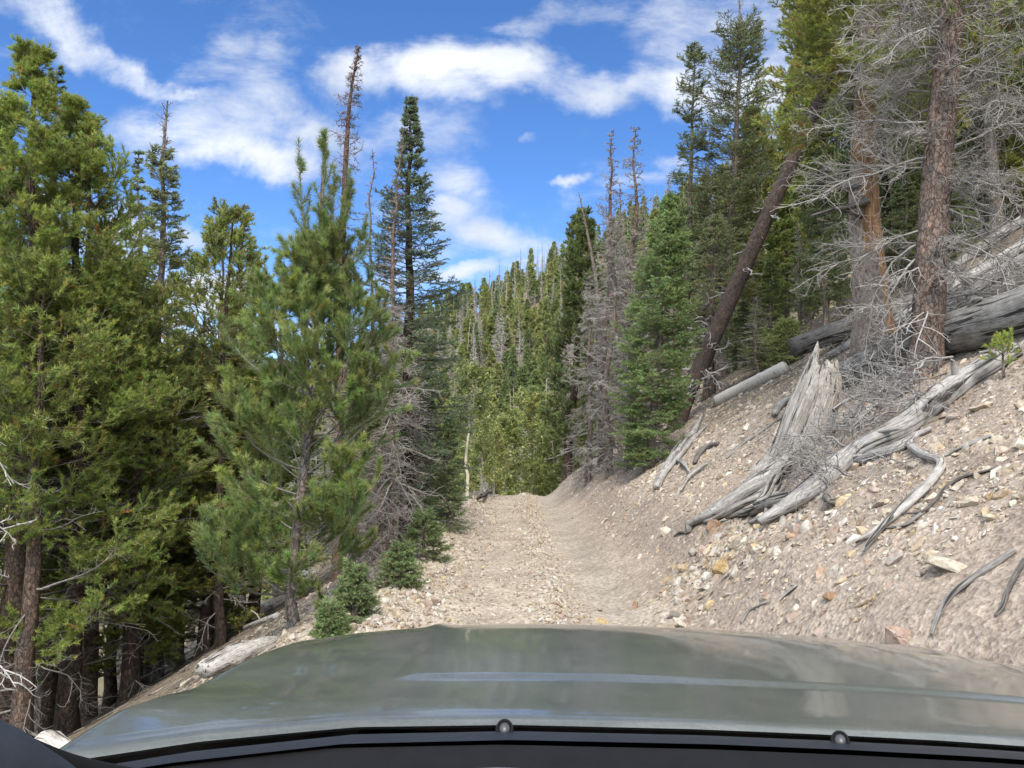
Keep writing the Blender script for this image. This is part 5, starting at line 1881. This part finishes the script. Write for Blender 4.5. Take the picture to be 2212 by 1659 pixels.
def aspen(seed, H, r0, wid, c0=0.35, nb=34, leaf=0.045, nleaf=26, col=(0.130, 0.155, 0.05), lean=(0, 0), elev=(25, 60), trunkcol=(0.50, 0.46, 0.36)):
    r = np.random.RandomState(seed)
    tp = trunk_path(H, lean, r, 16, 0.03)
    tt = np.linspace(0, 1, 16)
    tb = MB()
    tubes(tb, tp, r0 * (1 - tt) ** 0.8 + 0.006, 9, col=trunkcol)
    cb = MB()
    hs = c0 + (0.98 - c0) * (np.arange(nb) + r.uniform(0, 1, nb)) / nb
    u = (hs - c0) / (1 - c0)
    L = wid * np.sqrt(np.clip(1.05 - (2 * np.clip(u, 0, 1) - 0.75) ** 2 * 0.75, 0.08, 1)) * r.uniform(0.5, 1.15, nb)
    e = R(elev[0]) + (R(elev[1]) - R(elev[0])) * u + r.randn(nb) * 0.15
    a = np.arange(nb) * 2.399 + r.randn(nb) * 0.4
    K = 6
    el = e[:, None] + np.cumsum(r.randn(nb, K - 1) * 0.12, 1)
    aa = a[:, None] + np.cumsum(r.randn(nb, K - 1) * 0.2, 1)
    d = np.stack([np.cos(el) * np.cos(aa), np.cos(el) * np.sin(aa), np.sin(el)], -1) * (L / (K - 1))[:, None, None]
    P = np.concatenate([np.zeros((nb, 1, 3)), np.cumsum(d, 1)], 1) + pinterp(tp[None], hs[None])[0][:, None]
    tubes(cb, P, taper(L, 0.012, 0.003, K), 4, col=np.asarray(trunkcol) * 0.6, mat=1)
    M = 7
    s = 0.2 + 0.8 * (np.arange(M)[None] + r.uniform(0, 1, (nb, M))) / M
    l2 = 0.42 * L[:, None] * (1.1 - 0.6 * s) + 0.08
    P2 = grow(P, s, l2 * r.uniform(0.6, 1.3, (nb, M)), R(50) + r.randn(nb, M) * 0.2, r, 4, roll=1.2, curl=0.4)
    tubes(cb, P2, taper(l2, 0.004, 0.002, 4), 3, col=np.asarray(trunkcol) * 0.5, mat=1)
    B = len(P2)
    t = r.uniform(0.1, 1.0, (B, nleaf))
    c = pinterp(P2, t).reshape(-1, 3) + r.randn(B * nleaf, 3) * 0.035
    n = B * nleaf
    d1 = nrm(r.randn(n, 3))
    d2 = nrm(np.cross(d1, r.randn(n, 3)))
    sz = leaf * r.uniform(0.7, 1.25, (n, 1))
    V = np.stack([c - d1 * sz * 0.5, c + d2 * sz * 0.42, c + d1 * sz * 0.6, c - d2 * sz * 0.42], 1)
    lc = np.asarray(col)[None] * (1 + 0.2 * r.randn(B, 1)).repeat(nleaf, 0) * (1 + 0.15 * r.randn(n, 1))
    lc = np.clip(lc, 0.01, 1)
    cb.add(V, quad=np.arange(n * 4).reshape(n, 4), col=lc.repeat(4, 0))
    return tb, cb, None


def put_aspen(label, bufs, b, group=None, name="aspen_tree"):
    t = thing(name, label, "tree", b, group)
    bufs[0].obj("trunk", [ASPEN], t)
    bufs[1].obj("crown", [LEAF, TWIG], t, smooth=False)
    return t


ga = on_ground(1010, 1080)
H = at(1020, 800, ga[1])[2] - ga[2]
put_aspen("slim white-trunked aspen at the left side of the bend", aspen(400, H, 0.045, 0.95, 0.42, lean=(0.15, 0), leaf=0.055), ga - np.array([0, 0, 0.05]))
for i, (px, Y, ty, wd, lab, tc_) in enumerate([
    (1042, 22.5, 905, 0.5, "thin aspen sapling right of the white-trunked aspen", (0.42, 0.39, 0.30)),
    (1068, 25.5, 930, 0.7, "small leafy aspen at the road's vanishing edge", (0.3, 0.28, 0.22)),
    (1100, 29, 900, 1.1, "leafy aspen in the middle of the bend thicket", (0.3, 0.28, 0.22)),
    (1150, 30, 860, 1.2, "taller aspen in the bend thicket, left of the bank edge", (0.3, 0.28, 0.22)),
    (1195, 29, 900, 1.0, "aspen peeping over the bank edge at the bend", (0.3, 0.28, 0.22)),
    (1235, 31, 880, 1.0, "aspen behind the small brushy dead spruce", (0.3, 0.28, 0.22)),
    (985, 28, 860, 1.0, "leafy aspen behind the small dark fir", (0.3, 0.28, 0.22)),
    (1060, 34, 850, 1.3, "broad aspen set back in the gully beyond the bend", (0.3, 0.28, 0.22)),
    (1125, 37, 845, 1.3, "broad yellowish aspen farther back beyond the bend", (0.3, 0.28, 0.22)),
    (1190, 36, 850, 1.2, "broad aspen at the hill foot beyond the bend", (0.3, 0.28, 0.22)),
]):
    b = foot(px, Y)
    H = at(px, ty, Y)[2] - b[2]
    put_aspen(lab, aspen(401 + i, H, 0.035 if Y < 24 else 0.045, wd, 0.3 if Y < 24 else 0.15, nb=30 if Y < 26 else 46, leaf=0.055 if Y < 26 else 0.08, nleaf=16, col=((0.150, 0.172, 0.056), (0.165, 0.172, 0.054))[i % 2], trunkcol=tc_), b, "aspens at the bend")

# ------------------------------------------------------------------ logs, stump, roots
def along(pts, h, n=24, dz=0.0):
    return smooth_path([on_ground(x, y, h) + np.array([0, 0, dz]) for x, y in pts], n)


def wobble(rng, n, a):
    return 1 + a * np.interp(np.arange(n), np.linspace(0, n - 1, max(4, n // 3)), rng.randn(max(4, n // 3)))


def log(name, label, P, rad, col, seed, S=18, flat=None, cat="log", stubs=0, mat=None, group=None, rn=0.03):
    r = np.random.RandomState(seed)
    n = len(P)
    mb = MB()
    R_ = lin(rad, n) * wobble(r, n, 0.05)
    tubes(mb, P, R_, S, col=col, cap=True, rnoise=rn, rng=r, flat=flat)
    o = mb.obj(name, [mat or WOOD], origin=tuple(P[0]))
    tag(o, label, cat, group)
    for k in range(stubs):
        i = r.randint(2, n - 2)
        d = nrm(np.array([r.randn() * 0.6, -0.6 + 0.4 * r.randn(), 0.6 + 0.3 * r.randn()]))
        L = r.uniform(0.12, 0.4)
        q = smooth_path([P[i], P[i] + d * (R_[i] + L * 0.5), P[i] + d * (R_[i] + L) + r.randn(3) * 0.05], 7)
        mb = MB()
        tubes(mb, q, lin([R_[i] * 0.35, R_[i] * 0.22, 0.008], 7), 7, col=np.asarray(col) * 1.05, cap=True)
        mb.obj("branch_stub", [mat or WOOD], o, origin=tuple(P[0]))
    return o


LG, MG, DG = (0.36, 0.35, 0.335), (0.27, 0.262, 0.25), (0.15, 0.14, 0.13)


def px2r(w_, Y):
    return w_ / F * Y / 2


def span(p0, p1, Y0, Y1, n=24, mid=None):
    a = [at(*p0, Y0)]
    if mid:
        a += [at(mid[0], mid[1], mid[2])]
    a += [at(*p1, Y1)]
    return smooth_path(a, n)


# long slender log in front, root end down the bank
P = along([(1640, 1128), (1740, 1065), (1830, 990), (1935, 932), (2030, 860), (2110, 805), (2195, 755)], 0.09, 40)
Ym = P[:, 1].mean()
log("fallen_log", "long slender grey log slanting up the bank in front of the others", P, [0.035, 0.085, 0.105, 0.11, 0.115, 0.105, 0.085], LG, 501, stubs=4)
# broad weathered log behind the stump
p0, p1 = on_ground(1815, 812, 0.16), on_ground(2240, 668, 0.2)
log("fallen_log", "broad weathered grey log running behind the stump and the red-barked pine", smooth_path([p0, (p0 + p1) / 2 + np.array([0, 0, 0.06]), p1, p1 + (p1 - p0) * 0.25], 30), [0.17, 0.23, 0.27, 0.30], MG, 502, stubs=5, S=26)
# pale round log
p0, p1 = on_ground(1975, 712, 0.22), on_ground(2240, 590, 0.26)
log("fallen_log", "thick pale rounded log uphill of the red-barked pine, dark on its underside", smooth_path([p0, (p0 + p1) / 2, p1, p1 + (p1 - p0) * 0.3], 26), [0.22, 0.24, 0.27, 0.28], (0.40, 0.39, 0.37), 503, stubs=3, S=24)
# dark log, uppermost
p0, p1 = at(1712, 752, 15.2), at(2230, 548, 15.6)
p0[2] = max(p0[2], g1(p0[0], p0[1]) + 0.12)
log("fallen_log", "long dark brown log highest on the slope behind the scarred pine", smooth_path([p0, at(1960, 660, 15.2), p1, at(2330, 510, 15.8)], 30), [0.20, 0.21, 0.22, 0.20], DG, 504, stubs=4, S=20)
# birch-like pale log
p0, p1 = on_ground(1548, 868, 0.10), on_ground(1695, 795, 0.12)
log("fallen_log", "smooth pale birch-like log lying at the foot of the leaning pine", smooth_path([p0, (p0 + p1) / 2, p1], 20), [0.14, 0.15, 0.15], (0.52, 0.49, 0.44), 505, mat=ASPEN, S=16)
for i_, (a_, b_, Ya, Yb, rr_l, c_l, lab_) in enumerate([
    ((1930, 700), (2230, 640), 12.4, 12.8, [0.09, 0.11, 0.10], LG, "slim silver log wedged between the pale rounded log and the broad one"),
    ((1790, 770), (1940, 700), 12.2, 13.4, [0.06, 0.08, 0.07], MG, "short grey log crossing behind the stump's spike"),
    ((2050, 650), (2235, 500), 15.0, 15.4, [0.10, 0.12, 0.12], MG, "grey log lying across the slope above the pale rounded one"),
]):
    q0, q1 = at(*a_, Ya), at(*b_, Yb)
    q0[2], q1[2] = max(q0[2], g1(q0[0], q0[1]) + 0.10), max(q1[2], g1(q1[0], q1[1]) + 0.10)
    log("fallen_log", lab_, smooth_path([q0, (q0 + q1) / 2, q1], 20), rr_l, c_l, 540 + i_, S=14, stubs=3)
# short half-buried ones
log("fallen_log", "short half-buried grey log below the long slender one", along([(1842, 1000), (1890, 985), (1940, 968), (1985, 935)], 0.03, 18), [0.03, 0.055, 0.055, 0.02], MG, 506, S=12)
log("dead_root", "dark bent root arching out of the slope left of the stump", along([(1672, 895), (1688, 872), (1718, 860), (1750, 858)], 0.07, 16), [0.05, 0.06, 0.055, 0.05], MG, 507, S=12, cat="root")
log("dead_root", "short grey hooked root lying alone on the scree left of the stump", along([(1500, 1000), (1512, 978), (1530, 965), (1552, 957)], 0.04, 14), [0.03, 0.05, 0.05, 0.03], DG, 508, S=10, cat="root")
log("dead_root", "twin thin grey roots lying up the slope left of the stump", along([(1570, 990), (1600, 962), (1640, 935), (1690, 900), (1725, 878)], 0.02, 20), [0.015, 0.03, 0.028, 0.025, 0.02], MG, 509, S=8, cat="root")
# bent white branch on the bare bank
P = along([(2012, 925), (1975, 942), (1966, 962), (2000, 985), (2032, 998), (2022, 1025), (1990, 1062), (1940, 1108), (1885, 1150), (1848, 1172)], 0.035, 44)
log("dead_branch", "wavy white branch bent like an S on the bare bank", P, [0.02, 0.03, 0.034, 0.036, 0.034, 0.032, 0.03, 0.026, 0.02, 0.01], (0.40, 0.385, 0.365), 510, S=9, cat="branch", rn=0.06)
log("dead_branch", "thinner branch lying against the lower half of the wavy white one", along([(2012, 1035), (1978, 1062), (1930, 1110), (1880, 1168), (1865, 1190)], 0.05, 24), [0.012, 0.02, 0.02, 0.016, 0.008], MG, 511, S=8, cat="branch")
for i, (pts, lab, rd) in enumerate([
    ([(2190, 1190), (2130, 1230), (2060, 1280), (2030, 1320), (2012, 1370)], "dark root snaking down the bank beside the pinkish boulder", 0.016),
    ([(2212, 1210), (2180, 1270), (2165, 1310), (2150, 1330)], "dark rootlet at the frame edge above the hood", 0.012),
    ([(2140, 940), (2080, 965), (2040, 985)], "short dark stick high on the bank", 0.016),
    ([(1990, 1110), (1950, 1135), (1905, 1142)], "dark twiggy stick at the end of the wavy white branch", 0.012),
    ([(2160, 1010), (2060, 1040), (2000, 1100), (1950, 1110)], "thin grey stick crossing the bank below the wavy branch", 0.010),
    ([(1720, 1265), (1690, 1290), (1665, 1318)], "short brown root poking from the lower bank", 0.010),
    ([(1600, 1345), (1620, 1318), (1660, 1300)], "crooked rootlet at the lowest part of the bank by the hood", 0.008),
    ([(2035, 850), (2045, 870), (2040, 895)], "white peeled stub under the slender log", 0.022),
]):
    log("dead_branch", lab, along(pts, 0.018, 18), [rd, rd * 1.1, rd * 0.9, rd * 0.5], [MG, DG, LG][i % 3], 520 + i, S=7, cat="branch")

# ---- broken stump
stp = on_ground(1715, 1005)
Yst = stp[1]
r_ = np.random.RandomState(55)
axis_px = [(1716, 1030), (1722, 985), (1738, 935), (1757, 880), (1772, 830), (1780, 785), (1782, 740)]
AX = smooth_path([at(x, y, Yst) for x, y in axis_px], 34)
S_, K_ = 56, 34
# the wood stands as a thick half shell, hollow on its uphill side
th = np.linspace(0, 2 * math.pi, S_, endpoint=False)
hw_ = lin([64, 54, 51, 52, 49, 42, 32, 19], K_) / F * Yst
V = np.zeros((K_, S_, 3))
tz = np.zeros((K_, S_, 3))
flute = 1 + 0.07 * np.sin(5 * th + 0.6) + 0.035 * np.sin(9 * th + 2) + 0.02 * r_.randn(S_)
# broken rim: tall spike on the downhill side, lower shoulder uphill
rim = 0.80 + 0.20 * np.exp(-((np.angle(np.exp(1j * (th - 3.5)))) / 0.36) ** 2) + 0.05 * np.exp(-((np.angle(np.exp(1j * (th - 5.2)))) / 0.5) ** 2) - 0.20 * np.exp(-((np.angle(np.exp(1j * (th - 1.0)))) / 0.9) ** 2) + 0.02 * r_.rand(S_) + 0.025 * np.sin(7 * th + 1)
T_ = ptan(AX[None])[0]
for i in range(K_):
    f = i / (K_ - 1)
    for j in range(S_):
        fj = min(f, rim[j])
        q = np.array([np.interp(fj, np.linspace(0, 1, K_), AX[:, c]) for c in range(3)])
        hw = np.interp(fj, np.linspace(0, 1, K_), hw_) * (flute[j] ** (1.4 - fj))
        flare = 1 + 0.35 * max(0, 0.2 - fj) / 0.2 * (0.5 + 0.5 * math.sin(5 * th[j] + 0.6))
        V[i, j] = q + np.array([math.cos(th[j]), math.sin(th[j]) * 0.72, -math.cos(th[j]) * 0.16]) * hw * flare
        tz[i, j] = [hw * math.cos(th[j]), hw * math.sin(th[j]), f * 1.35]
mb = MB()
idx = np.arange(K_ * S_).reshape(K_, S_)
a, b = idx[:-1], idx[1:]
q_ = np.stack([a, np.roll(a, -1, 1), np.roll(b, -1, 1), b], -1).reshape(-1, 4)
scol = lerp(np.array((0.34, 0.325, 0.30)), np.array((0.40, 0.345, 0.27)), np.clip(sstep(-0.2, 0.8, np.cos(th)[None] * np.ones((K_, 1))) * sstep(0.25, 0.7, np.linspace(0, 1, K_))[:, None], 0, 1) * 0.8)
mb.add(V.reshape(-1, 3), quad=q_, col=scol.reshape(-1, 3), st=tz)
inner = V.copy()
cen = V.mean(1, keepdims=True)
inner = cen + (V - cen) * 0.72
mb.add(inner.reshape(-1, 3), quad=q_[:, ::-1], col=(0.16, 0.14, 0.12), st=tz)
top_o, top_i = V[-1], inner[-1]
jj = np.arange(S_)
mb.add(np.concatenate([top_o, top_i]), quad=np.stack([jj, (jj + 1) % S_, (jj + 1) % S_ + S_, jj + S_], -1), col=(0.30, 0.28, 0.25), st=np.concatenate([tz[-1], tz[-1]]))
stump = thing("tree_stump", "jagged silver-grey broken stump with long roots sprawling down the bank", "stump", tuple(stp))
mb.obj("trunk", [WOOD], stump, origin=tuple(stp))


def root(pts, rad, col=(0.345, 0.335, 0.315), flat=0.75, S=14, seed=1, dy=0.0):
    r = np.random.RandomState(seed)
    Q = []
    for (x, y, h) in pts:
        if h is None:
            Q.append(at(x, y, Yst - 0.22))
        else:
            Q.append(on_ground(x, y, h))
    P = smooth_path(Q, 26)
    mb = MB()
    tubes(mb, P, lin(rad, 26) * 0.88 * wobble(r, 26, 0.10), S, col=col, cap=True, flat=flat, rnoise=0.05, rng=r)
    mb.obj("root", [WOOD], stump, origin=tuple(stp))


root([(1735, 950, None), (1700, 1000, None), (1640, 1042, 0.12), (1580, 1082, 0.10), (1530, 1112, 0.08), (1492, 1132, 0.06), (1484, 1150, 0.01)], [0.19, 0.18, 0.14, 0.115, 0.085, 0.045, 0.03], seed=1, S=20)
root([(1720, 965, None), (1668, 1010, 0.16), (1610, 1055, 0.12), (1560, 1092, 0.1), (1535, 1118, 0.03)], [0.15, 0.11, 0.09, 0.06, 0.03], seed=2, col=(0.29, 0.28, 0.265))
root([(1725, 985, None), (1700, 1030, None), (1672, 1068, 0.1), (1640, 1100, 0.06), (1610, 1108, 0.03)], [0.13, 0.085, 0.06, 0.045, 0.02], seed=3)
root([(1730, 990, None), (1712, 1040, None), (1700, 1075, None), (1696, 1092, None)], [0.085, 0.065, 0.06, 0.03], seed=4, col=(0.37, 0.35, 0.32))
root([(1742, 985, None), (1748, 1030, None), (1738, 1062, None), (1728, 1075, None)], [0.12, 0.10, 0.06, 0.03], seed=5, col=(0.30, 0.27, 0.23))
root([(1720, 1070, 0.10), (1670, 1085, 0.10), (1620, 1105, 0.06), (1570, 1118, 0.03)], [0.09, 0.09, 0.07, 0.03], seed=6, col=(0.27, 0.26, 0.245))
root([(1682, 1070, 0.12), (1676, 1105, 0.05), (1640, 1122, 0.04), (1612, 1132, 0.03)], [0.05, 0.05, 0.045, 0.04], seed=7, col=(0.38, 0.36, 0.33), S=10)
root([(1488, 1132, 0.07), (1486, 1150, 0.02), (1470, 1150, 0.015), (1456, 1158, 0.01)], [0.045, 0.035, 0.02, 0.008], seed=8, col=(0.2, 0.19, 0.18), S=9)
root([(1710, 975, None), (1672, 1030, 0.2), (1648, 1075, 0.16), (1628, 1090, 0.12)], [0.09, 0.07, 0.05, 0.015], seed=11, col=(0.31, 0.30, 0.28))
root([(1690, 1020, None), (1655, 1062, 0.15), (1600, 1090, 0.13), (1548, 1120, 0.06), (1520, 1128, 0.02)], [0.08, 0.07, 0.06, 0.05, 0.02], seed=12, col=(0.36, 0.345, 0.32), S=12)
root([(1745, 1010, None), (1768, 1050, None), (1790, 1075, 0.05), (1800, 1092, 0.02)], [0.07, 0.055, 0.04, 0.02], seed=13, col=(0.25, 0.235, 0.21), S=10)
root([(1660, 1085, 0.10), (1655, 1110, 0.05), (1648, 1128, 0.02)], [0.035, 0.03, 0.02], seed=14, col=(0.3, 0.285, 0.265), S=9)
root([(1700, 1010, None), (1725, 1042, None), (1760, 1040, None), (1775, 1015, None)], [0.06, 0.07, 0.07, 0.05], seed=9, col=(0.22, 0.19, 0.16))
# bleached root tangle at the wood's edge by the bank foot
rt = on_ground(1425, 1045)
tang = thing("dead_root", "bleached tangled root climbing the bank edge behind the fir", "root", tuple(rt))
for i, (pts, rd) in enumerate([([(1418, 1052), (1440, 1010), (1470, 965), (1500, 930), (1518, 893)], [0.05, 0.07, 0.075, 0.05, 0.03]), ([(1430, 1030), (1468, 985), (1500, 945), (1530, 915)], [0.03, 0.05, 0.045, 0.02]), ([(1452, 990), (1475, 1000), (1488, 1018)], [0.04, 0.035, 0.015]), ([(1470, 1060), (1488, 1030), (1510, 1012), (1530, 1000)], [0.012, 0.03, 0.035, 0.02])]):
    mb = MB()
    P = along(pts, 0.06, 20)
    tubes(mb, P, lin(rd, 20) * wobble(np.random.RandomState(i), 20, 0.1), 10, col=LG, cap=True, rnoise=0.05, rng=np.random.RandomState(i))
    mb.obj("root", [WOOD], tang, origin=tuple(rt))
# dark roots over the bank edge at the bend
for i, (pts, lab) in enumerate([([(1200, 1032), (1225, 1012), (1255, 1000), (1290, 985)], "dark root hanging over the bank edge at the bend"), ([(1240, 1010), (1262, 1004), (1268, 1018), (1262, 1030)], "curled root loop under the brushy dead spruces")]):
    log("dead_root", lab, along(pts, 0.06, 16), [0.03, 0.06, 0.06, 0.04], DG, 560 + i, S=9, cat="root")

# ---- heap of dead twigs between stump and slender log
def twig_heap(label, px, py, w, h, n, seed, col=(0.27, 0.26, 0.25)):
    r = np.random.RandomState(seed)
    c = on_ground(px, py)
    db = MB()
    for k in range(n):
        ax = c + np.array([r.uniform(-w, w), r.uniform(-0.5, 0.3), 0])
        ax[2] = g1(ax[0], ax[1]) + r.uniform(0, h)
        dirn = nrm(np.array([-0.55 + 0.4 * r.randn(), -0.35 + 0.35 * r.randn(), -0.15 + 0.35 * r.randn()]))
        L = r.uniform(0.3, 0.7)
        tp = ax + np.linspace(0, 1, 8)[:, None] * dirn * L + np.cumsum(r.randn(8, 3) * 0.02, 0)
        tubes(db, tp, lin([0.013, 0.004], 8), 5, col=np.asarray(col) * r.uniform(0.8, 1.2))
        s = 0.1 + 0.9 * r.uniform(0, 1, (1, 11))
        l2 = r.uniform(0.12, 0.4, (1, 11))
        P2 = grow(tp[None], s, l2, R(45) + r.randn(1, 11) * 0.3, r, 5, roll=1.0, curl=0.5)
        cc = np.asarray(col)[None] * r.uniform(0.85, 1.3, (11, 1))
        tubes(db, P2, taper(l2, 0.0048, 0.0025, 5), 4, col=cc)
        s3 = r.uniform(0.2, 1, (11, 4))
        l3 = r.uniform(0.05, 0.2, (11, 4))
        P3 = grow(P2, s3, l3, R(42) + r.randn(11, 4) * 0.3, r, 4, roll=1.0, curl=0.7)
        tubes(db, P3, taper(l3, 0.0034, 0.0018, 4), 3, col=cc.repeat(4, 0))
    o = db.obj("dead_bough", [TWIG], origin=tuple(c))
    return tag(o, label, "branch")


twig_heap("fallen grey bough bristling with fine twigs between the stump and the slender log", 1925, 912, 0.55, 0.34, 24, 71)
twig_heap("smaller bristly grey bough hanging below the slender log near the stump roots", 1815, 1030, 0.25, 0.1, 8, 72, (0.24, 0.23, 0.22))
twig_heap("grey bough lying on top of the broad log behind the stump", 1875, 805, 0.3, 0.25, 4, 73)
for i, (pts, lab, rd) in enumerate([
    ([(1815, 795), (1850, 780), (1900, 790), (1950, 806), (1990, 805)], "grey crooked branch propped across the broad log", 0.02),
    ([(1800, 885), (1830, 865), (1870, 850), (1925, 838)], "thin bent branch rising out of the twig heap", 0.018),
    ([(1762, 1005), (1800, 990), (1850, 960), (1900, 935), (1945, 925)], "forked grey branch resting along the slender log", 0.03),
]):
    P = smooth_path([on_ground(x, y, 0.32 if i < 2 else 0.16) for x, y in pts], 20)
    log("dead_branch", lab, P, [rd, rd * 1.1, rd, rd * 0.5], LG, 580 + i, S=7, cat="branch")
# pine seedling on the bank
g = on_ground(2168, 815)
put("pine_seedling", "tiny bright green pine seedling growing on the bank by the slender log's upper end", "seedling", g, conifer(95, 0.26, 0.008, [(0.3, 0.08), (0.7, 0.10), (1, 0.04)], c0=0.45, nb=10, elev=(20, 60), curve=30, M=3, sub=0, latmin=0.03, nl=0.035, nw=0.005, nn=30, green=(0.10, 0.13, 0.03), rtop=0.004))

# ---- left side: weathered wood on the slope
b0 = on_ground(455, 1440, 0.05)
log("fallen_log", "splintered weathered log lying along the slope just beyond the hood's left rim", smooth_path([at(440, 1448, 6.6), at(500, 1418, 6.9), at(570, 1392, 7.2), at(605, 1378, 7.5)], 20), [0.10, 0.13, 0.10, 0.03], (0.40, 0.385, 0.36), 590, S=22, flat=0.7, rn=0.10)
log("fallen_log", "bleached knotty log end at the lower left corner beyond the hood", smooth_path([at(70, 1622, 5.2), at(100, 1600, 5.2), at(135, 1618, 5.1), at(175, 1640, 5.0)], 14), [0.03, 0.07, 0.06, 0.04], (0.52, 0.49, 0.45), 591, S=14, rn=0.09)
for i, (pts, lab, rd) in enumerate([
    ([(520, 1360), (560, 1345), (600, 1330)], "white fallen pole on the shaded slope behind the young pine's foot", 0.05),
    ([(350, 1448), (385, 1420), (420, 1400)], "whitish fallen stick among the trunks of the left stand", 0.05),
    ([(500, 1330), (545, 1310), (590, 1312)], "grey fallen pole higher in the shade of the left stand", 0.06),
    ([(960, 1145), (985, 1120), (1000, 1108)], "bleached branch end on the shoulder by the small dark fir", 0.02),
    ([(1030, 1078), (1050, 1066), (1062, 1062)], "small dark log at the road's left edge by the aspens", 0.06),
]):
    log("fallen_log" if rd > 0.03 else "dead_branch", lab, along(pts, rd * 0.7, 14), [rd * 0.7, rd, rd * 0.9], (0.42, 0.40, 0.37) if i != 4 else DG, 600 + i, S=10, cat="log" if rd > 0.03 else "branch", stubs=1)
# pale dead boughs reaching in from a bare tree just outside the left edge
wt = np.array([-3.9, 5.1, g1(-3.9, 5.1)])
wp = smooth_path([(0, 0, 0), (0.05, 0, 1.5), (0.0, 0.1, 3.2), (0.05, 0, 4.6)], 16)
r_ = np.random.RandomState(66)
tb, db = MB(), MB()
tubes(tb, wp, lin([0.09, 0.075, 0.05, 0.01], 16), 12, col=B_GREY, rnoise=0.04, rng=r_)
for z0, z1, n, le in ((0.50, 0.66, 7, 0.72), (0.30, 0.46, 8, 0.74), (0.06, 0.15, 6, 0.72)):
    dead_limbs(db, wp, r_, n, le, T_WHITE, (z0, z1), (8, 3), elev=(-15, 20), curl=0.8, rad=0.012, az=lambda r, n: r.randn(n) * 0.7 + 0.1, twig=0.0035, hooks=1.0, droop=-0.6)
put("dead_tree", "bare tree cut off by the left frame edge, only its curling white boughs reaching in", "dead tree", wt, (tb, None, db), bark=BARKF)

# ---- fallen needles, cones and sticks on the forest floor
r = np.random.RandomState(88)
mb = MB()
n = 2600
x = np.concatenate([r.uniform(-9, -2.0, n // 2), r.uniform(3.0, 11, n // 2)])
y = np.concatenate([r.uniform(6, 22, n // 2), r.uniform(6.5, 24, n // 2)])
k = (x < 0) | (x + 0.11 * (y - 9) > 3.6 + r.randn(n) * 0.9)
x, y = x[k], y[k]
a = r.uniform(0, math.pi, len(x))
L_ = r.uniform(0.06, 0.35, len(x))
dx, dy = np.cos(a) * L_, np.sin(a) * L_
t = np.linspace(0, 1, 4)[None]
X = x[:, None] + dx[:, None] * t
Yy = y[:, None] + dy[:, None] * t
P = np.stack([X, Yy, ground(X, Yy) + 0.012 + 0.01 * r.uniform(0, 1, X.shape)], -1)
tubes(mb, P, taper(L_, r.uniform(0.003, 0.010, len(x)), 0.002, 4), 4, col=np.array([(0.16, 0.14, 0.12)]) * r.uniform(0.6, 2.0, (len(x), 1)))
o = mb.obj("twig_litter", [TWIG])
tag(o, "small broken twigs scattered over the forest floor", "litter", kind="stuff")
